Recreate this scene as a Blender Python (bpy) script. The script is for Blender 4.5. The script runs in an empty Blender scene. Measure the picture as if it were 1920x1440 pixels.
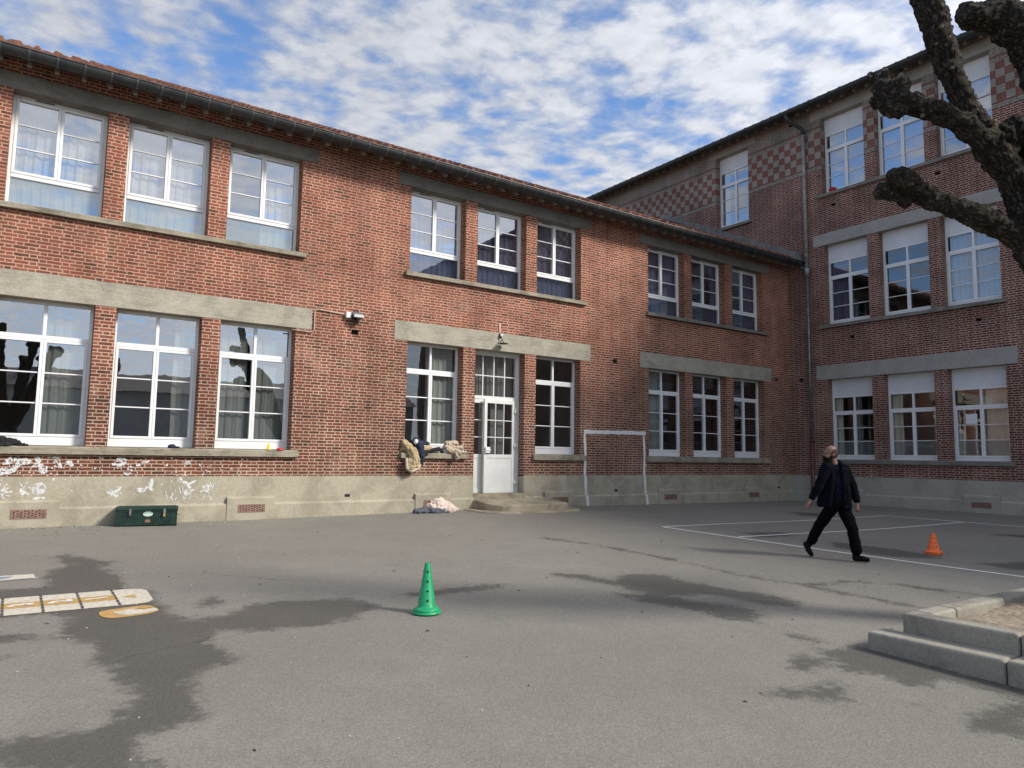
import bpy, bmesh, math, random
import numpy as np
from mathutils import Vector, Matrix, noise as mnoise

random.seed(7)
rng = np.random.default_rng(7)
scene = bpy.context.scene
col = scene.collection

# ------------------------------------------------------------------ camera, sky, sun, exposure
XC = 21.926          # the corner where the two wings meet
H = 1.26
CAM = Vector((0.0, -15.044, H))
cam_d = bpy.data.cameras.new('camera')
cam_d.sensor_width = 36.0
cam_d.sensor_fit = 'HORIZONTAL'
cam_d.lens = 25.5235
cam_d.clip_start = 0.05
cam_d.clip_end = 2000
cam = bpy.data.objects.new('camera', cam_d)
col.objects.link(cam)
cam.matrix_world = Matrix(((0.82331, -0.06884, -0.56340, CAM.x), (-0.56740, -0.07452, -0.82006, CAM.y), (0.01447, 0.99484, -0.10041, CAM.z), (0, 0, 0, 1)))
scene.camera = cam

SUN_TO = Vector((0.78, -1.0, 0.90)).normalized()
SUN_EL = math.asin(SUN_TO.z)
SUN_ROT = math.atan2(SUN_TO.x, SUN_TO.y)
sd = bpy.data.lights.new('sun', 'SUN')
sd.energy = 3.3
sd.angle = math.radians(11.0)
sd.color = (1.0, 0.95, 0.87)
so = bpy.data.objects.new('sun', sd)
col.objects.link(so)
so.rotation_euler = SUN_TO.to_track_quat('Z', 'Y').to_euler()

scene.view_settings.view_transform = 'Standard'
scene.view_settings.look = 'None'
scene.view_settings.exposure = 0.42
scene.view_settings.gamma = 1.0
scene.cycles.max_bounces = 8
scene.cycles.transparent_max_bounces = 12
scene.cycles.caustics_reflective = False
scene.cycles.caustics_refractive = False


class NT:
    """small wrapper for building node trees"""
    def __init__(self, tree):
        self.t = tree
        self.t.nodes.clear()

    def n(self, typ, ins=None, **props):
        nd = self.t.nodes.new(typ)
        for k, v in props.items():
            setattr(nd, k, v)
        for k, v in (ins or {}).items():
            self.set(nd.inputs[k], v)
        return nd

    def set(self, sock, v):
        if isinstance(v, bpy.types.NodeSocket):
            self.t.links.new(v, sock)
        else:
            if sock.type == 'RGBA' and len(v) == 3:
                v = (*v, 1)
            sock.default_value = v

    def m(self, op, a, b=None, c=None, clamp=False):
        nd = self.t.nodes.new('ShaderNodeMath')
        nd.operation = op
        nd.use_clamp = clamp
        for i, v in enumerate((a, b, c)):
            if v is not None:
                self.set(nd.inputs[i], v)
        return nd.outputs[0]

    def mix(self, f, a, b, blend='MIX'):
        nd = self.t.nodes.new('ShaderNodeMix')
        nd.data_type = 'RGBA'
        nd.blend_type = blend
        self.set(nd.inputs[0], f)
        self.set(nd.inputs[6], a)
        self.set(nd.inputs[7], b)
        return nd.outputs[2]

    def ss(self, v, lo, hi, a=0.0, b=1.0):
        nd = self.t.nodes.new('ShaderNodeMapRange')
        nd.interpolation_type = 'SMOOTHSTEP'
        for i, x in enumerate((v, lo, hi, a, b)):
            self.set(nd.inputs[i], x)
        return nd.outputs[0]

    def noise(self, vec, scale, detail=4, rough=0.55, w=0.0):
        nd = self.n('ShaderNodeTexNoise', {'Scale': scale, 'Detail': detail, 'Roughness': rough, 'Distortion': w})
        if vec is not None:
            self.set(nd.inputs['Vector'], vec)
        return nd.outputs[0]

    def sep(self, v):
        s = self.n('ShaderNodeSeparateXYZ', {0: v})
        return s.outputs[0], s.outputs[1], s.outputs[2]

    def comb(self, x, y, z):
        return self.n('ShaderNodeCombineXYZ', {0: x, 1: y, 2: z}).outputs[0]

    def obj(self):
        return self.n('ShaderNodeTexCoord').outputs['Object']


# --- the sky: a physical clear sky with broken high clouds
world = bpy.data.worlds.new('World')
scene.world = world
world.use_nodes = True
w = NT(world.node_tree)
tc = w.n('ShaderNodeTexCoord').outputs['Generated']
sky = w.n('ShaderNodeTexSky', sky_type='NISHITA', sun_disc=False, sun_elevation=SUN_EL, sun_rotation=SUN_ROT, air_density=1.0, dust_density=0.6, ozone_density=2.2)
dx, dy, dz = w.sep(tc)
zc = w.m('MAXIMUM', dz, 0.06)
pu = w.m('DIVIDE', dx, zc)
pv = w.m('DIVIDE', dy, zc)
pc = w.comb(pu, pv, 0.0)
warp = w.n('ShaderNodeTexNoise', {'Vector': pc, 'Scale': 1.6, 'Detail': 3.0}).outputs[1]
pw = w.n('ShaderNodeMixRGB', {0: 0.10, 1: pc, 2: warp}, blend_type='ADD').outputs[0]
n1 = w.noise(pw, 8.4, 5, 0.50)
n2 = w.noise(pw, 1.5, 4, 0.5)
n3 = w.noise(pw, 15.0, 5, 0.6)
dens = w.m('ADD', w.m('MULTIPLY', n1, 0.95), w.m('ADD', w.m('MULTIPLY', n2, 0.42), w.m('MULTIPLY', n3, 0.15)))
sdir = w.n('ShaderNodeVectorMath', {0: tc, 1: tuple(SUN_TO)}, operation='DOT_PRODUCT').outputs['Value']
rgt = w.n('ShaderNodeVectorMath', {0: tc, 1: (0.82, -0.57, -0.35)}, operation='DOT_PRODUCT').outputs['Value']
dens = w.m('ADD', dens, w.m('MULTIPLY', rgt, 0.08))
cover = w.ss(dens, 0.52, 0.87)
glow = w.ss(sdir, -0.3, 1.0)
shade = w.ss(n3, 0.3, 0.7, 0.93, 1.06)
cb = w.m('MULTIPLY', w.m('ADD', 4.7, w.m('MULTIPLY', glow, 3.6)), shade)
thick = w.ss(dens, 0.60, 0.95, 0.88, 1.10)
cb = w.m('MULTIPLY', cb, thick)
ccol = w.n('ShaderNodeVectorMath', {0: (0.945, 0.97, 1.03), 3: cb}, operation='SCALE').outputs[0]
skyt = w.mix(1.0, sky.outputs[0], (1.15, 1.36, 1.62), 'MULTIPLY')
skyc = w.mix(w.m('MULTIPLY', cover, 0.93), skyt, ccol)
bg = w.n('ShaderNodeBackground', {'Color': skyc, 'Strength': 0.1})
wo = w.n('ShaderNodeOutputWorld', {0: bg.outputs[0]})

# ------------------------------------------------------------------ object helpers


def props(o, label=None, cat=None, group=None, kind=None):
    if label: o['label'] = label
    if cat: o['category'] = cat
    if group: o['group'] = group
    if kind: o['kind'] = kind
    return o


def empty(name, loc=(0, 0, 0), rz=0.0, **k):
    o = bpy.data.objects.new(name, None)
    col.objects.link(o)
    o.location = loc
    o.rotation_euler = (0, 0, rz)
    o.empty_display_size = 0.1
    return props(o, **k)


class MB:
    """collects faces; build() links them as one mesh object"""
    def __init__(self):
        self.v, self.f, self.mi, self.sm = [], [], [], []

    def add(self, vs, fs, mi=0, smooth=False):
        o = len(self.v)
        self.v += [tuple(p) for p in vs]
        for f in fs:
            self.f.append(tuple(i + o for i in f))
            self.mi.append(mi)
            self.sm.append(smooth)
        return self

    def box(self, x0, x1, y0, y1, z0, z1, mi=0):
        v = [(x0, y0, z0), (x1, y0, z0), (x1, y1, z0), (x0, y1, z0), (x0, y0, z1), (x1, y0, z1), (x1, y1, z1), (x0, y1, z1)]
        return self.add(v, [(0, 3, 2, 1), (4, 5, 6, 7), (0, 1, 5, 4), (1, 2, 6, 5), (2, 3, 7, 6), (3, 0, 4, 7)], mi)

    def prism(self, pts, axis, a0, a1, mi=0, smooth=False):
        """pts: 2-D outline; axis 'x': pts are (y,z); 'y': (x,z); 'z': (x,y)"""
        def P(p, a):
            return {'x': (a, p[0], p[1]), 'y': (p[0], a, p[1]), 'z': (p[0], p[1], a)}[axis]
        n = len(pts)
        self.add([P(p, a0) for p in pts] + [P(p, a1) for p in pts], [(i, (i + 1) % n, n + (i + 1) % n, n + i) for i in range(n)], mi, smooth)
        self.add([P(p, a0) for p in pts], [tuple(range(n))][:1], mi)
        self.add([P(p, a1) for p in pts], [tuple(range(n))[::-1]], mi)
        return self

    def tube(self, pts, r, n=10, mi=0, cap=True):
        pts = [Vector(p) for p in pts]
        rs = r if isinstance(r, (list, tuple)) else [r] * len(pts)
        vs, fs = [], []
        up = Vector((0.13, 0.2, 1)).normalized()
        for i, p in enumerate(pts):
            t = (pts[min(i + 1, len(pts) - 1)] - pts[max(i - 1, 0)]).normalized()
            a = t.cross(up)
            if a.length < 0.05: a = t.cross(Vector((1, 0, 0)))
            a.normalize()
            b = t.cross(a).normalized()
            for k in range(n):
                q = 2 * math.pi * k / n
                vs.append(p + (a * math.cos(q) + b * math.sin(q)) * rs[i])
        for i in range(len(pts) - 1):
            for k in range(n):
                fs.append((i * n + k, i * n + (k + 1) % n, (i + 1) * n + (k + 1) % n, (i + 1) * n + k))
        if cap:
            fs.append(tuple(range(n))[::-1])
            fs.append(tuple((len(pts) - 1) * n + k for k in range(n)))
        return self.add(vs, fs, mi, True)

    def lathe(self, prof, n=32, c=(0, 0), mi=0):
        vs, fs = [], []
        for (r, z) in prof:
            for k in range(n):
                q = 2 * math.pi * k / n
                vs.append((c[0] + r * math.cos(q), c[1] + r * math.sin(q), z))
        for i in range(len(prof) - 1):
            for k in range(n):
                fs.append((i * n + k, i * n + (k + 1) % n, (i + 1) * n + (k + 1) % n, (i + 1) * n + k))
        return self.add(vs, fs, mi, True)

    def ball(self, c, r, n=12, mi=0, M=None):
        r = (r, r, r) if isinstance(r, (int, float)) else r
        vs, fs = [], []
        for i in range(n + 1):
            th = math.pi * i / n
            for k in range(2 * n):
                q = math.pi * k / n
                p = Vector((r[0] * math.sin(th) * math.cos(q), r[1] * math.sin(th) * math.sin(q), r[2] * math.cos(th)))
                if M is not None: p = M @ p
                vs.append(Vector(c) + p)
        for i in range(n):
            for k in range(2 * n):
                fs.append((i * 2 * n + k, i * 2 * n + (k + 1) % (2 * n), (i + 1) * 2 * n + (k + 1) % (2 * n), (i + 1) * 2 * n + k))
        return self.add(vs, fs, mi, True)

    def cap(self, p0, r0, p1, r1, n=10):
        """tapered capsule, for remeshing"""
        p0, p1 = Vector(p0), Vector(p1)
        d = p1 - p0
        ts = [-1, -0.7, -0.3]
        t = d.normalized() if d.length > 1e-6 else Vector((0, 0, 1))
        pts, rs = [], []
        for a in (1.0, 0.92, 0.7, 0.38):
            pts.append(p0 - t * r0 * a); rs.append(r0 * math.sqrt(max(1 - a * a, 0.0004)))
        pts.append(p0); rs.append(r0)
        pts.append(p1); rs.append(r1)
        for a in (0.38, 0.7, 0.92, 1.0):
            pts.append(p1 + t * r1 * a); rs.append(r1 * math.sqrt(max(1 - a * a, 0.0004)))
        return self.tube(pts, rs, n)

    def chain(self, pts, n=10):
        for a, b in zip(pts[:-1], pts[1:]):
            self.cap(a[:3], a[3], b[:3], b[3], n)
        return self

    def mesh(self, name, mats, fix=False):
        me = bpy.data.meshes.new(name)
        me.from_pydata(self.v, [], self.f)
        for mt in (mats if isinstance(mats, (list, tuple)) else [mats]):
            me.materials.append(mt)
        me.polygons.foreach_set('material_index', self.mi)
        me.polygons.foreach_set('use_smooth', self.sm)
        me.update()
        if fix:
            b = bmesh.new(); b.from_mesh(me)
            bmesh.ops.recalc_face_normals(b, faces=b.faces)
            b.to_mesh(me); b.free()
        return me

    def build(self, name, mats, parent=None, loc=None, bevel=0, fix=True, **k):
        o = bpy.data.objects.new(name, self.mesh(name, mats, fix))
        col.objects.link(o)
        if parent: o.parent = parent
        if loc: o.location = loc
        if bevel:
            m = o.modifiers.new('bevel', 'BEVEL')
            m.width = bevel; m.segments = 2; m.limit_method = 'ANGLE'
        return props(o, **k)


def remesh(mb, name, mat, voxel, parent=None, smooth=4, disp=None, loc=None, dec=None, **k):
    """union of overlapping shapes -> one continuous skin"""
    tmp = mb.build('tmp', mat, fix=False)
    r = tmp.modifiers.new('r', 'REMESH'); r.mode = 'VOXEL'; r.voxel_size = voxel; r.use_smooth_shade = True
    if smooth:
        s = tmp.modifiers.new('s', 'SMOOTH'); s.iterations = smooth; s.factor = 0.5
    dg = bpy.context.evaluated_depsgraph_get()
    me = bpy.data.meshes.new_from_object(tmp.evaluated_get(dg))
    bpy.data.objects.remove(tmp)
    me.name = name
    if disp:
        n = len(me.vertices)
        co = np.empty(n * 3, 'f'); no = np.empty(n * 3, 'f')
        me.vertices.foreach_get('co', co); me.vertex_normals.foreach_get('vector', no)
        co = co.reshape(-1, 3); no = no.reshape(-1, 3)
        d = np.array([disp(Vector(c)) for c in co.tolist()], 'f')
        me.vertices.foreach_set('co', (co + no * d[:, None]).ravel())
    me.materials.clear(); me.materials.append(mat)
    me.polygons.foreach_set('use_smooth', [True] * len(me.polygons))
    me.update()
    o = bpy.data.objects.new(name, me)
    col.objects.link(o)
    if parent: o.parent = parent
    if loc: o.location = loc
    return props(o, **k)


def copy_tree(o, parent=None):
    c = o.copy()
    col.objects.link(c)
    c.parent = parent
    for ch in o.children:
        copy_tree(ch, c)
    return c


def text_mesh(s, size, mat, name):
    cu = bpy.data.curves.new('t', 'FONT')
    cu.body = s; cu.size = size; cu.align_x = 'CENTER'; cu.align_y = 'CENTER'; cu.offset = 0.012
    o = bpy.data.objects.new('t', cu); col.objects.link(o)
    dg = bpy.context.evaluated_depsgraph_get()
    me = bpy.data.meshes.new_from_object(o.evaluated_get(dg))
    bpy.data.objects.remove(o)
    me.name = name; me.materials.clear(); me.materials.append(mat)
    return me

# ------------------------------------------------------------------ materials


def principled(name, base, rough=0.7, metal=0.0, var=0.0, vscale=6.0, bump=0.0, bscale=40.0, spec=None, grad=None):
    mt = bpy.data.materials.new(name)
    mt.use_nodes = True
    t = NT(mt.node_tree)
    b = t.n('ShaderNodeBsdfPrincipled', {'Roughness': rough, 'Metallic': metal})
    if spec is not None: b.inputs['Specular IOR Level'].default_value = spec
    oc = t.obj()
    c = (*base, 1)
    if var:
        nz = t.noise(oc, vscale, 6, 0.62)
        k = t.ss(nz, 0.25, 0.75, 1 - var, 1 + var)
        c = t.n('ShaderNodeVectorMath', {0: base, 3: k}, operation='SCALE').outputs[0]
    t.set(b.inputs['Base Color'], c)
    if bump:
        nb = t.noise(oc, bscale, 5, 0.6)
        bp = t.n('ShaderNodeBump', {'Strength': bump, 'Distance': 0.01, 'Height': nb})
        t.set(b.inputs['Normal'], bp.outputs[0])
    t.n('ShaderNodeOutputMaterial', {0: b.outputs[0]})
    return mt


def brick_mat(name, cols, mort_lo, mort_hi, zsplit, low_tint, bands=False):
    """Flemish bond worked out from object coordinates"""
    mt = bpy.data.materials.new(name)
    mt.use_nodes = True
    t = NT(mt.node_tree)
    tcn = t.n('ShaderNodeTexCoord')
    x, y, z = t.sep(tcn.outputs['Object'])
    nx, ny, nz_ = t.sep(tcn.outputs['Normal'])
    side = t.m('GREATER_THAN', t.m('ABSOLUTE', nx), 0.6)
    u = t.m('ADD', t.m('MULTIPLY', x, t.m('SUBTRACT', 1.0, side)), t.m('MULTIPLY', y, side))
    oc = tcn.outputs['Object']
    P, Hc = 0.345, 0.065
    wob = t.n('ShaderNodeTexNoise', {'Vector': oc, 'Scale': 9.0, 'Detail': 2.0}).outputs[0]
    zz = t.m('ADD', z, t.m('MULTIPLY', t.m('SUBTRACT', wob, 0.5), 0.016))
    rowf = t.m('DIVIDE', zz, Hc)
    row = t.m('FLOOR', rowf)
    fz = t.m('FRACT', rowf)
    odd = t.m('MULTIPLY', t.m('MODULO', t.m('ADD', row, 200.0), 2.0), 0.5)
    jit = t.m('MULTIPLY', t.n('ShaderNodeTexWhiteNoise', {'W': row}, noise_dimensions='1D').outputs[0], 0.13)
    uf = t.m('ADD', t.m('ADD', t.m('DIVIDE', u, P), odd), jit)
    cell = t.m('FLOOR', uf)
    tt = t.m('MULTIPLY', t.m('FRACT', uf), P)
    ish = t.m('GREATER_THAN', tt, 0.2325)
    loc = t.m('SUBTRACT', tt, t.m('MULTIPLY', ish, 0.2325))
    wd = t.m('SUBTRACT', 0.2325, t.m('MULTIPLY', ish, 0.12))
    ex = t.m('MINIMUM', loc, t.m('SUBTRACT', wd, loc))
    ez = t.m('MULTIPLY', t.m('MINIMUM', fz, t.m('SUBTRACT', 1.0, fz)), Hc)
    e = t.m('MINIMUM', ex, ez)
    rag = t.noise(oc, 55.0, 3, 0.6)
    smear = t.noise(oc, 2.1, 4, 0.6)
    e2 = t.m('ADD', e, t.m('MULTIPLY', t.m('SUBTRACT', rag, 0.5), 0.014))
    thr = t.ss(smear, 0.3, 0.75, 0.0072, 0.0125)
    bm = t.ss(e2, t.m('SUBTRACT', thr, 0.002), t.m('ADD', thr, 0.0025))
    bid = t.comb(t.m('ADD', t.m('MULTIPLY', cell, 2.0), ish), row, side)
    wn = t.n('ShaderNodeTexWhiteNoise', {'Vector': bid}, noise_dimensions='3D')
    r1 = wn.outputs[0]
    ramp = t.n('ShaderNodeValToRGB', {0: r1})
    cr = ramp.color_ramp
    cr.elements[0].position = 0.0; cr.elements[0].color = (*cols[0], 1)
    cr.elements[1].position = 1.0; cr.elements[1].color = (*cols[-1], 1)
    for i, c in enumerate(cols[1:-1]):
        el = cr.elements.new((i + 1) / (len(cols) - 1)); el.color = (*c, 1)
    grain = t.noise(oc, 70.0, 3, 0.7)
    bc = t.mix(1.0, ramp.outputs[0], t.n('ShaderNodeVectorMath', {0: (1, 1, 1), 3: t.ss(grain, 0.2, 0.8, 0.72, 1.28)}, operation='SCALE').outputs[0], 'MULTIPLY')
    # tone drifts: soot and age change from the foot of the wall to the top, and in large patches
    big = t.noise(oc, 0.35, 4, 0.55)
    zl = t.ss(t.m('ADD', z, t.m('MULTIPLY', t.m('SUBTRACT', big, 0.5), 3.0)), zsplit[0], zsplit[1])
    bc = t.mix(zl, t.mix(1.0, bc, low_tint, 'MULTIPLY'), bc)
    mc = t.mix(zl, mort_lo, mort_hi)
    mn = t.noise(oc, 30.0, 4, 0.65)
    mc = t.mix(1.0, mc, t.n('ShaderNodeVectorMath', {0: (1, 1, 1), 3: t.ss(mn, 0.2, 0.8, 0.8, 1.18)}, operation='SCALE').outputs[0], 'MULTIPLY')
    lime = t.m('MULTIPLY', t.ss(t.noise(oc, 1.1, 7, 0.7), 0.52, 0.78), 0.5)
    bc = t.mix(lime, bc, mc)
    patch = t.ss(t.noise(oc, 0.8, 6, 0.62), 0.3, 0.7, 0.78, 1.20)
    if bands:
        # top storey: light brick courses and a chequer of red and light squares
        LB, RB = (0.34, 0.30, 0.255), (0.225, 0.082, 0.06)
        C = 0.232
        z0 = 11.10
        zr = t.m('SUBTRACT', z, z0)
        inb = t.m('MULTIPLY', t.m('GREATER_THAN', zr, 0.0), t.m('LESS_THAN', zr, 3.0))
        chz = t.m('SUBTRACT', zr, 0.18)
        inch = t.m('MULTIPLY', t.m('GREATER_THAN', chz, 0.0), t.m('LESS_THAN', chz, 5 * C))
        ci = t.m('FLOOR', t.m('DIVIDE', chz, C)); cj = t.m('FLOOR', t.m('DIVIDE', u, C))
        chk = t.m('MODULO', t.m('ADD', t.m('ADD', ci, cj), 200.0), 2.0)
        fu = t.m('FRACT', t.m('DIVIDE', u, C / 3)); fv = t.m('FRACT', t.m('DIVIDE', chz, C / 3))
        cu_ = t.m('FRACT', t.m('DIVIDE', u, C)); cv_ = t.m('FRACT', t.m('DIVIDE', chz, C))
        mr = t.m('MINIMUM', t.m('MINIMUM', fu, t.m('SUBTRACT', 1.0, fu)), t.m('MULTIPLY', 3.0, t.m('MINIMUM', cv_, t.m('SUBTRACT', 1.0, cv_))))
        ml = t.m('MINIMUM', t.m('MINIMUM', fv, t.m('SUBTRACT', 1.0, fv)), t.m('MULTIPLY', 3.0, t.m('MINIMUM', cu_, t.m('SUBTRACT', 1.0, cu_))))
        mrk = t.ss(mr, 0.07, 0.15); mlk = t.ss(ml, 0.05, 0.12)
        redc = t.mix(mrk, (0.22, 0.16, 0.13), RB)
        ligc = t.mix(mlk, (0.125, 0.105, 0.09), LB)
        chc = t.mix(chk, ligc, redc)
        # course bands above and below the chequer
        redrow = t.m('ADD', t.m('MULTIPLY', t.m('GREATER_THAN', zr, 0.13), t.m('LESS_THAN', zr, 0.18)),
                     t.m('MULTIPLY', t.m('GREATER_THAN', zr, 1.47), t.m('LESS_THAN', zr, 1.535)))
        bandc = t.mix(redrow, LB, RB)
        bandc = t.mix(bm, (0.12, 0.095, 0.08), bandc)
        topc = t.mix(inch, bandc, chc)
        topc = t.mix(1.0, topc, t.n('ShaderNodeVectorMath', {0: (1, 1, 1), 3: t.ss(grain, 0.2, 0.8, 0.8, 1.2)}, operation='SCALE').outputs[0], 'MULTIPLY')
        allc = t.mix(bm, mc, bc)
        allc = t.mix(inb, allc, topc)
    else:
        allc = t.mix(bm, mc, bc)
    streak = t.noise(t.comb(t.m('MULTIPLY', u, 3.0), t.m('MULTIPLY', z, 0.25), side), 1.0, 4, 0.6)
    k2 = t.m('MULTIPLY', patch, t.ss(streak, 0.35, 0.75, 0.89, 1.09))
    allc = t.n('ShaderNodeVectorMath', {0: allc, 3: k2}, operation='SCALE').outputs[0]
    b = t.n('ShaderNodeBsdfPrincipled', {'Roughness': 0.88, 'Base Color': allc})
    b.inputs['Specular IOR Level'].default_value = 0.25
    hgt = t.m('ADD', t.m('MULTIPLY', bm, 1.0), t.m('MULTIPLY', grain, 0.35))
    bp = t.n('ShaderNodeBump', {'Strength': 0.75, 'Distance': 0.008, 'Height': hgt})
    t.set(b.inputs['Normal'], bp.outputs[0])
    t.n('ShaderNodeOutputMaterial', {0: b.outputs[0]})
    return mt


M = {}
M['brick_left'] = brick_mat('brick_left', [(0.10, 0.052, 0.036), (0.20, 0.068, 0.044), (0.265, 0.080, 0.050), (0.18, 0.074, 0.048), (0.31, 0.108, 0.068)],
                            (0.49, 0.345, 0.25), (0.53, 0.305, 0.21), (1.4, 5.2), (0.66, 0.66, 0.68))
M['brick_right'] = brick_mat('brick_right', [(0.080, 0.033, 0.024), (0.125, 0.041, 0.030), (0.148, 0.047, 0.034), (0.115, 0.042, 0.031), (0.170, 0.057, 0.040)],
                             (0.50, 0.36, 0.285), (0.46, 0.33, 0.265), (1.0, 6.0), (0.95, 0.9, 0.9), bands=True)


def concrete(name, base, dark, amt=0.5, streaks=True):
    mt = bpy.data.materials.new(name)
    mt.use_nodes = True
    t = NT(mt.node_tree)
    oc = t.obj()
    x, y, z = t.sep(oc)
    n1 = t.noise(oc, 1.6, 7, 0.65, 0.5)
    n2 = t.noise(t.comb(t.m('MULTIPLY', x, 1.2), t.m('MULTIPLY', y, 1.2), t.m('MULTIPLY', z, 14.0)), 2.0, 5, 0.65)
    n3 = t.noise(oc, 38.0, 4, 0.6)
    f = t.m('ADD', t.m('MULTIPLY', n1, 0.6), t.m('MULTIPLY', n2 if streaks else n1, 0.4))
    c = t.mix(t.ss(f, 0.40, 0.66, 0.0, amt), base, dark)
    c = t.n('ShaderNodeVectorMath', {0: c, 3: t.ss(n3, 0.2, 0.8, 0.84, 1.14)}, operation='SCALE').outputs[0]
    b = t.n('ShaderNodeBsdfPrincipled', {'Roughness': 0.9, 'Base Color': c})
    b.inputs['Specular IOR Level'].default_value = 0.25
    bp = t.n('ShaderNodeBump', {'Strength': 0.4, 'Distance': 0.006, 'Height': t.m('ADD', t.m('MULTIPLY', n2, 0.6), t.m('MULTIPLY', n3, 0.5))})
    t.set(b.inputs['Normal'], bp.outputs[0])
    t.n('ShaderNodeOutputMaterial', {0: b.outputs[0]})
    return mt


M['lintel'] = concrete('lintel_concrete', (0.42, 0.385, 0.305), (0.25, 0.225, 0.175), 0.9)
M['lintel_dark'] = concrete('weathered_lintel', (0.25, 0.23, 0.20), (0.15, 0.14, 0.125), 0.9)
M['lintel_grey'] = concrete('grey_lintel', (0.37, 0.355, 0.32), (0.27, 0.26, 0.235), 0.8)
M['sill'] = concrete('sill_concrete', (0.36, 0.32, 0.24), (0.17, 0.15, 0.11), 1.0)
M['sill_grey'] = concrete('grey_sill', (0.24, 0.22, 0.19), (0.13, 0.12, 0.105), 0.9)
M['plinth'] = concrete('plinth_render', (0.42, 0.378, 0.285), (0.30, 0.268, 0.20), 0.9, False)
M['plinth_grey'] = concrete('grey_plinth', (0.40, 0.375, 0.315), (0.31, 0.29, 0.24), 0.8, False)
M['step'] = concrete('step_concrete', (0.40, 0.34, 0.24), (0.20, 0.175, 0.13), 0.9, False)
M['kerb'] = concrete('kerb_stone', (0.33, 0.305, 0.25), (0.175, 0.162, 0.132), 1.0, False)
M['soil'] = principled('soil', (0.27, 0.215, 0.155), 0.95, var=0.45, vscale=18, bump=1.0, bscale=30)
M['pvc'] = principled('white_frame', (0.80, 0.80, 0.79), 0.35, var=0.05, vscale=3)
M['alu'] = principled('pale_door_paint', (0.74, 0.74, 0.71), 0.42, var=0.06, vscale=4)
M['shutter'] = principled('shutter_panel', (0.72, 0.73, 0.74), 0.5, var=0.06, vscale=2)
M['dark'] = principled('dark_gap', (0.01, 0.01, 0.01), 0.8)
M['zinc'] = principled('zinc', (0.20, 0.205, 0.205), 0.42, metal=0.6, var=0.35, vscale=5)
M['zinc_light'] = principled('pale_zinc', (0.31, 0.30, 0.27), 0.6, metal=0.2, var=0.3, vscale=5)
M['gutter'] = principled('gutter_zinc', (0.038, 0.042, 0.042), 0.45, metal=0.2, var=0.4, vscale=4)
M['bracket_grey'] = principled('bracket_zinc', (0.09, 0.093, 0.093), 0.5, metal=0.3, var=0.3)
M['zinc_dull'] = principled('dull_zinc', (0.19, 0.18, 0.16), 0.7, var=0.3, vscale=5)
M['castiron'] = principled('red_iron', (0.12, 0.035, 0.03), 0.6, var=0.3)
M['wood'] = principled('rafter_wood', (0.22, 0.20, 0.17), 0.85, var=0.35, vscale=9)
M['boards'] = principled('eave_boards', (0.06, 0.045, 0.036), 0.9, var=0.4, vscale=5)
M['tile'] = principled('roof_tile', (0.185, 0.078, 0.046), 0.92, var=0.55, vscale=9, bump=0.6, bscale=40)
M['roof_dark'] = principled('grey_tile', (0.12, 0.10, 0.09), 0.85, var=0.4)
M['inside'] = principled('inside_plaster', (0.33, 0.32, 0.30), 0.9, var=0.2, vscale=1)
M['terracotta'] = principled('vent_terracotta', (0.25, 0.145, 0.115), 0.85, var=0.35, vscale=20)
M['white_paint'] = principled('white_wall_paint', (0.74, 0.73, 0.71), 0.8, var=0.18, vscale=25)


def peeling(name, base, keep):
    mt = principled(name, base, 0.85, var=0.25, vscale=22)
    nt = mt.node_tree
    b = next(n for n in nt.nodes if n.type == 'BSDF_PRINCIPLED')
    t = NT.__new__(NT); t.t = nt
    a = t.ss(t.noise(t.obj(), 26.0, 5, 0.7), keep, keep + .06)
    t.set(b.inputs['Alpha'], a)
    return mt


M['mural_white'] = peeling('mural_white', (0.66, 0.65, 0.63), 0.42)
M['line'] = principled('court_line_paint', (0.72, 0.71, 0.67), 0.75, var=0.22, vscale=18)


def glass(name, refl, tint=(0.93, 0.96, 0.95), film=0.0, film_col=(0.5, 0.6, 0.66)):
    mt = bpy.data.materials.new(name)
    mt.use_nodes = True
    t = NT(mt.node_tree)
    oc = t.obj()
    nz = t.noise(oc, 1.7, 2, 0.5)
    bp = t.n('ShaderNodeBump', {'Strength': 0.022, 'Distance': 0.05, 'Height': nz})
    fc = t.n('ShaderNodeLayerWeight', {'Blend': 0.5}).outputs['Facing']
    k = t.m('ADD', refl, t.m('MULTIPLY', t.m('POWER', fc, 5.0), 0.85), clamp=True)
    tr = t.n('ShaderNodeBsdfTransparent', {'Color': (*tint, 1)})
    base = tr.outputs[0]
    if film:
        df = t.n('ShaderNodeBsdfDiffuse', {'Color': (*film_col, 1)})
        base = t.n('ShaderNodeMixShader', {0: film, 1: tr.outputs[0], 2: df.outputs[0]}).outputs[0]
    gl = t.n('ShaderNodeBsdfGlossy', {'Roughness': 0.0, 'Color': (0.95, 0.97, 1.0, 1), 'Normal': bp.outputs[0]})
    mx = t.n('ShaderNodeMixShader', {0: k, 1: base, 2: gl.outputs[0]})
    t.n('ShaderNodeOutputMaterial', {0: mx.outputs[0]})
    return mt


M['glass'] = glass('window_glass', 0.38, tint=(0.97, 0.985, 0.98))
M['glass_dim'] = glass('dim_window_glass', 0.15, tint=(0.95, 0.97, 0.96))
M['glass_blue'] = glass('blue_filmed_glass', 0.20, film=0.25, film_col=(0.06, 0.10, 0.17))
M['glass_film'] = glass('filmed_glass', 0.22, film=0.45, film_col=(0.36, 0.45, 0.49))
M['glass_frost'] = glass('frosted_glass', 0.08, film=0.35, film_col=(0.27, 0.29, 0.29))


def cloth(name, c, var=0.15):
    mt = principled(name, c, 0.9, var=var, vscale=7, bump=0.4, bscale=60)
    return mt


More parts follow.
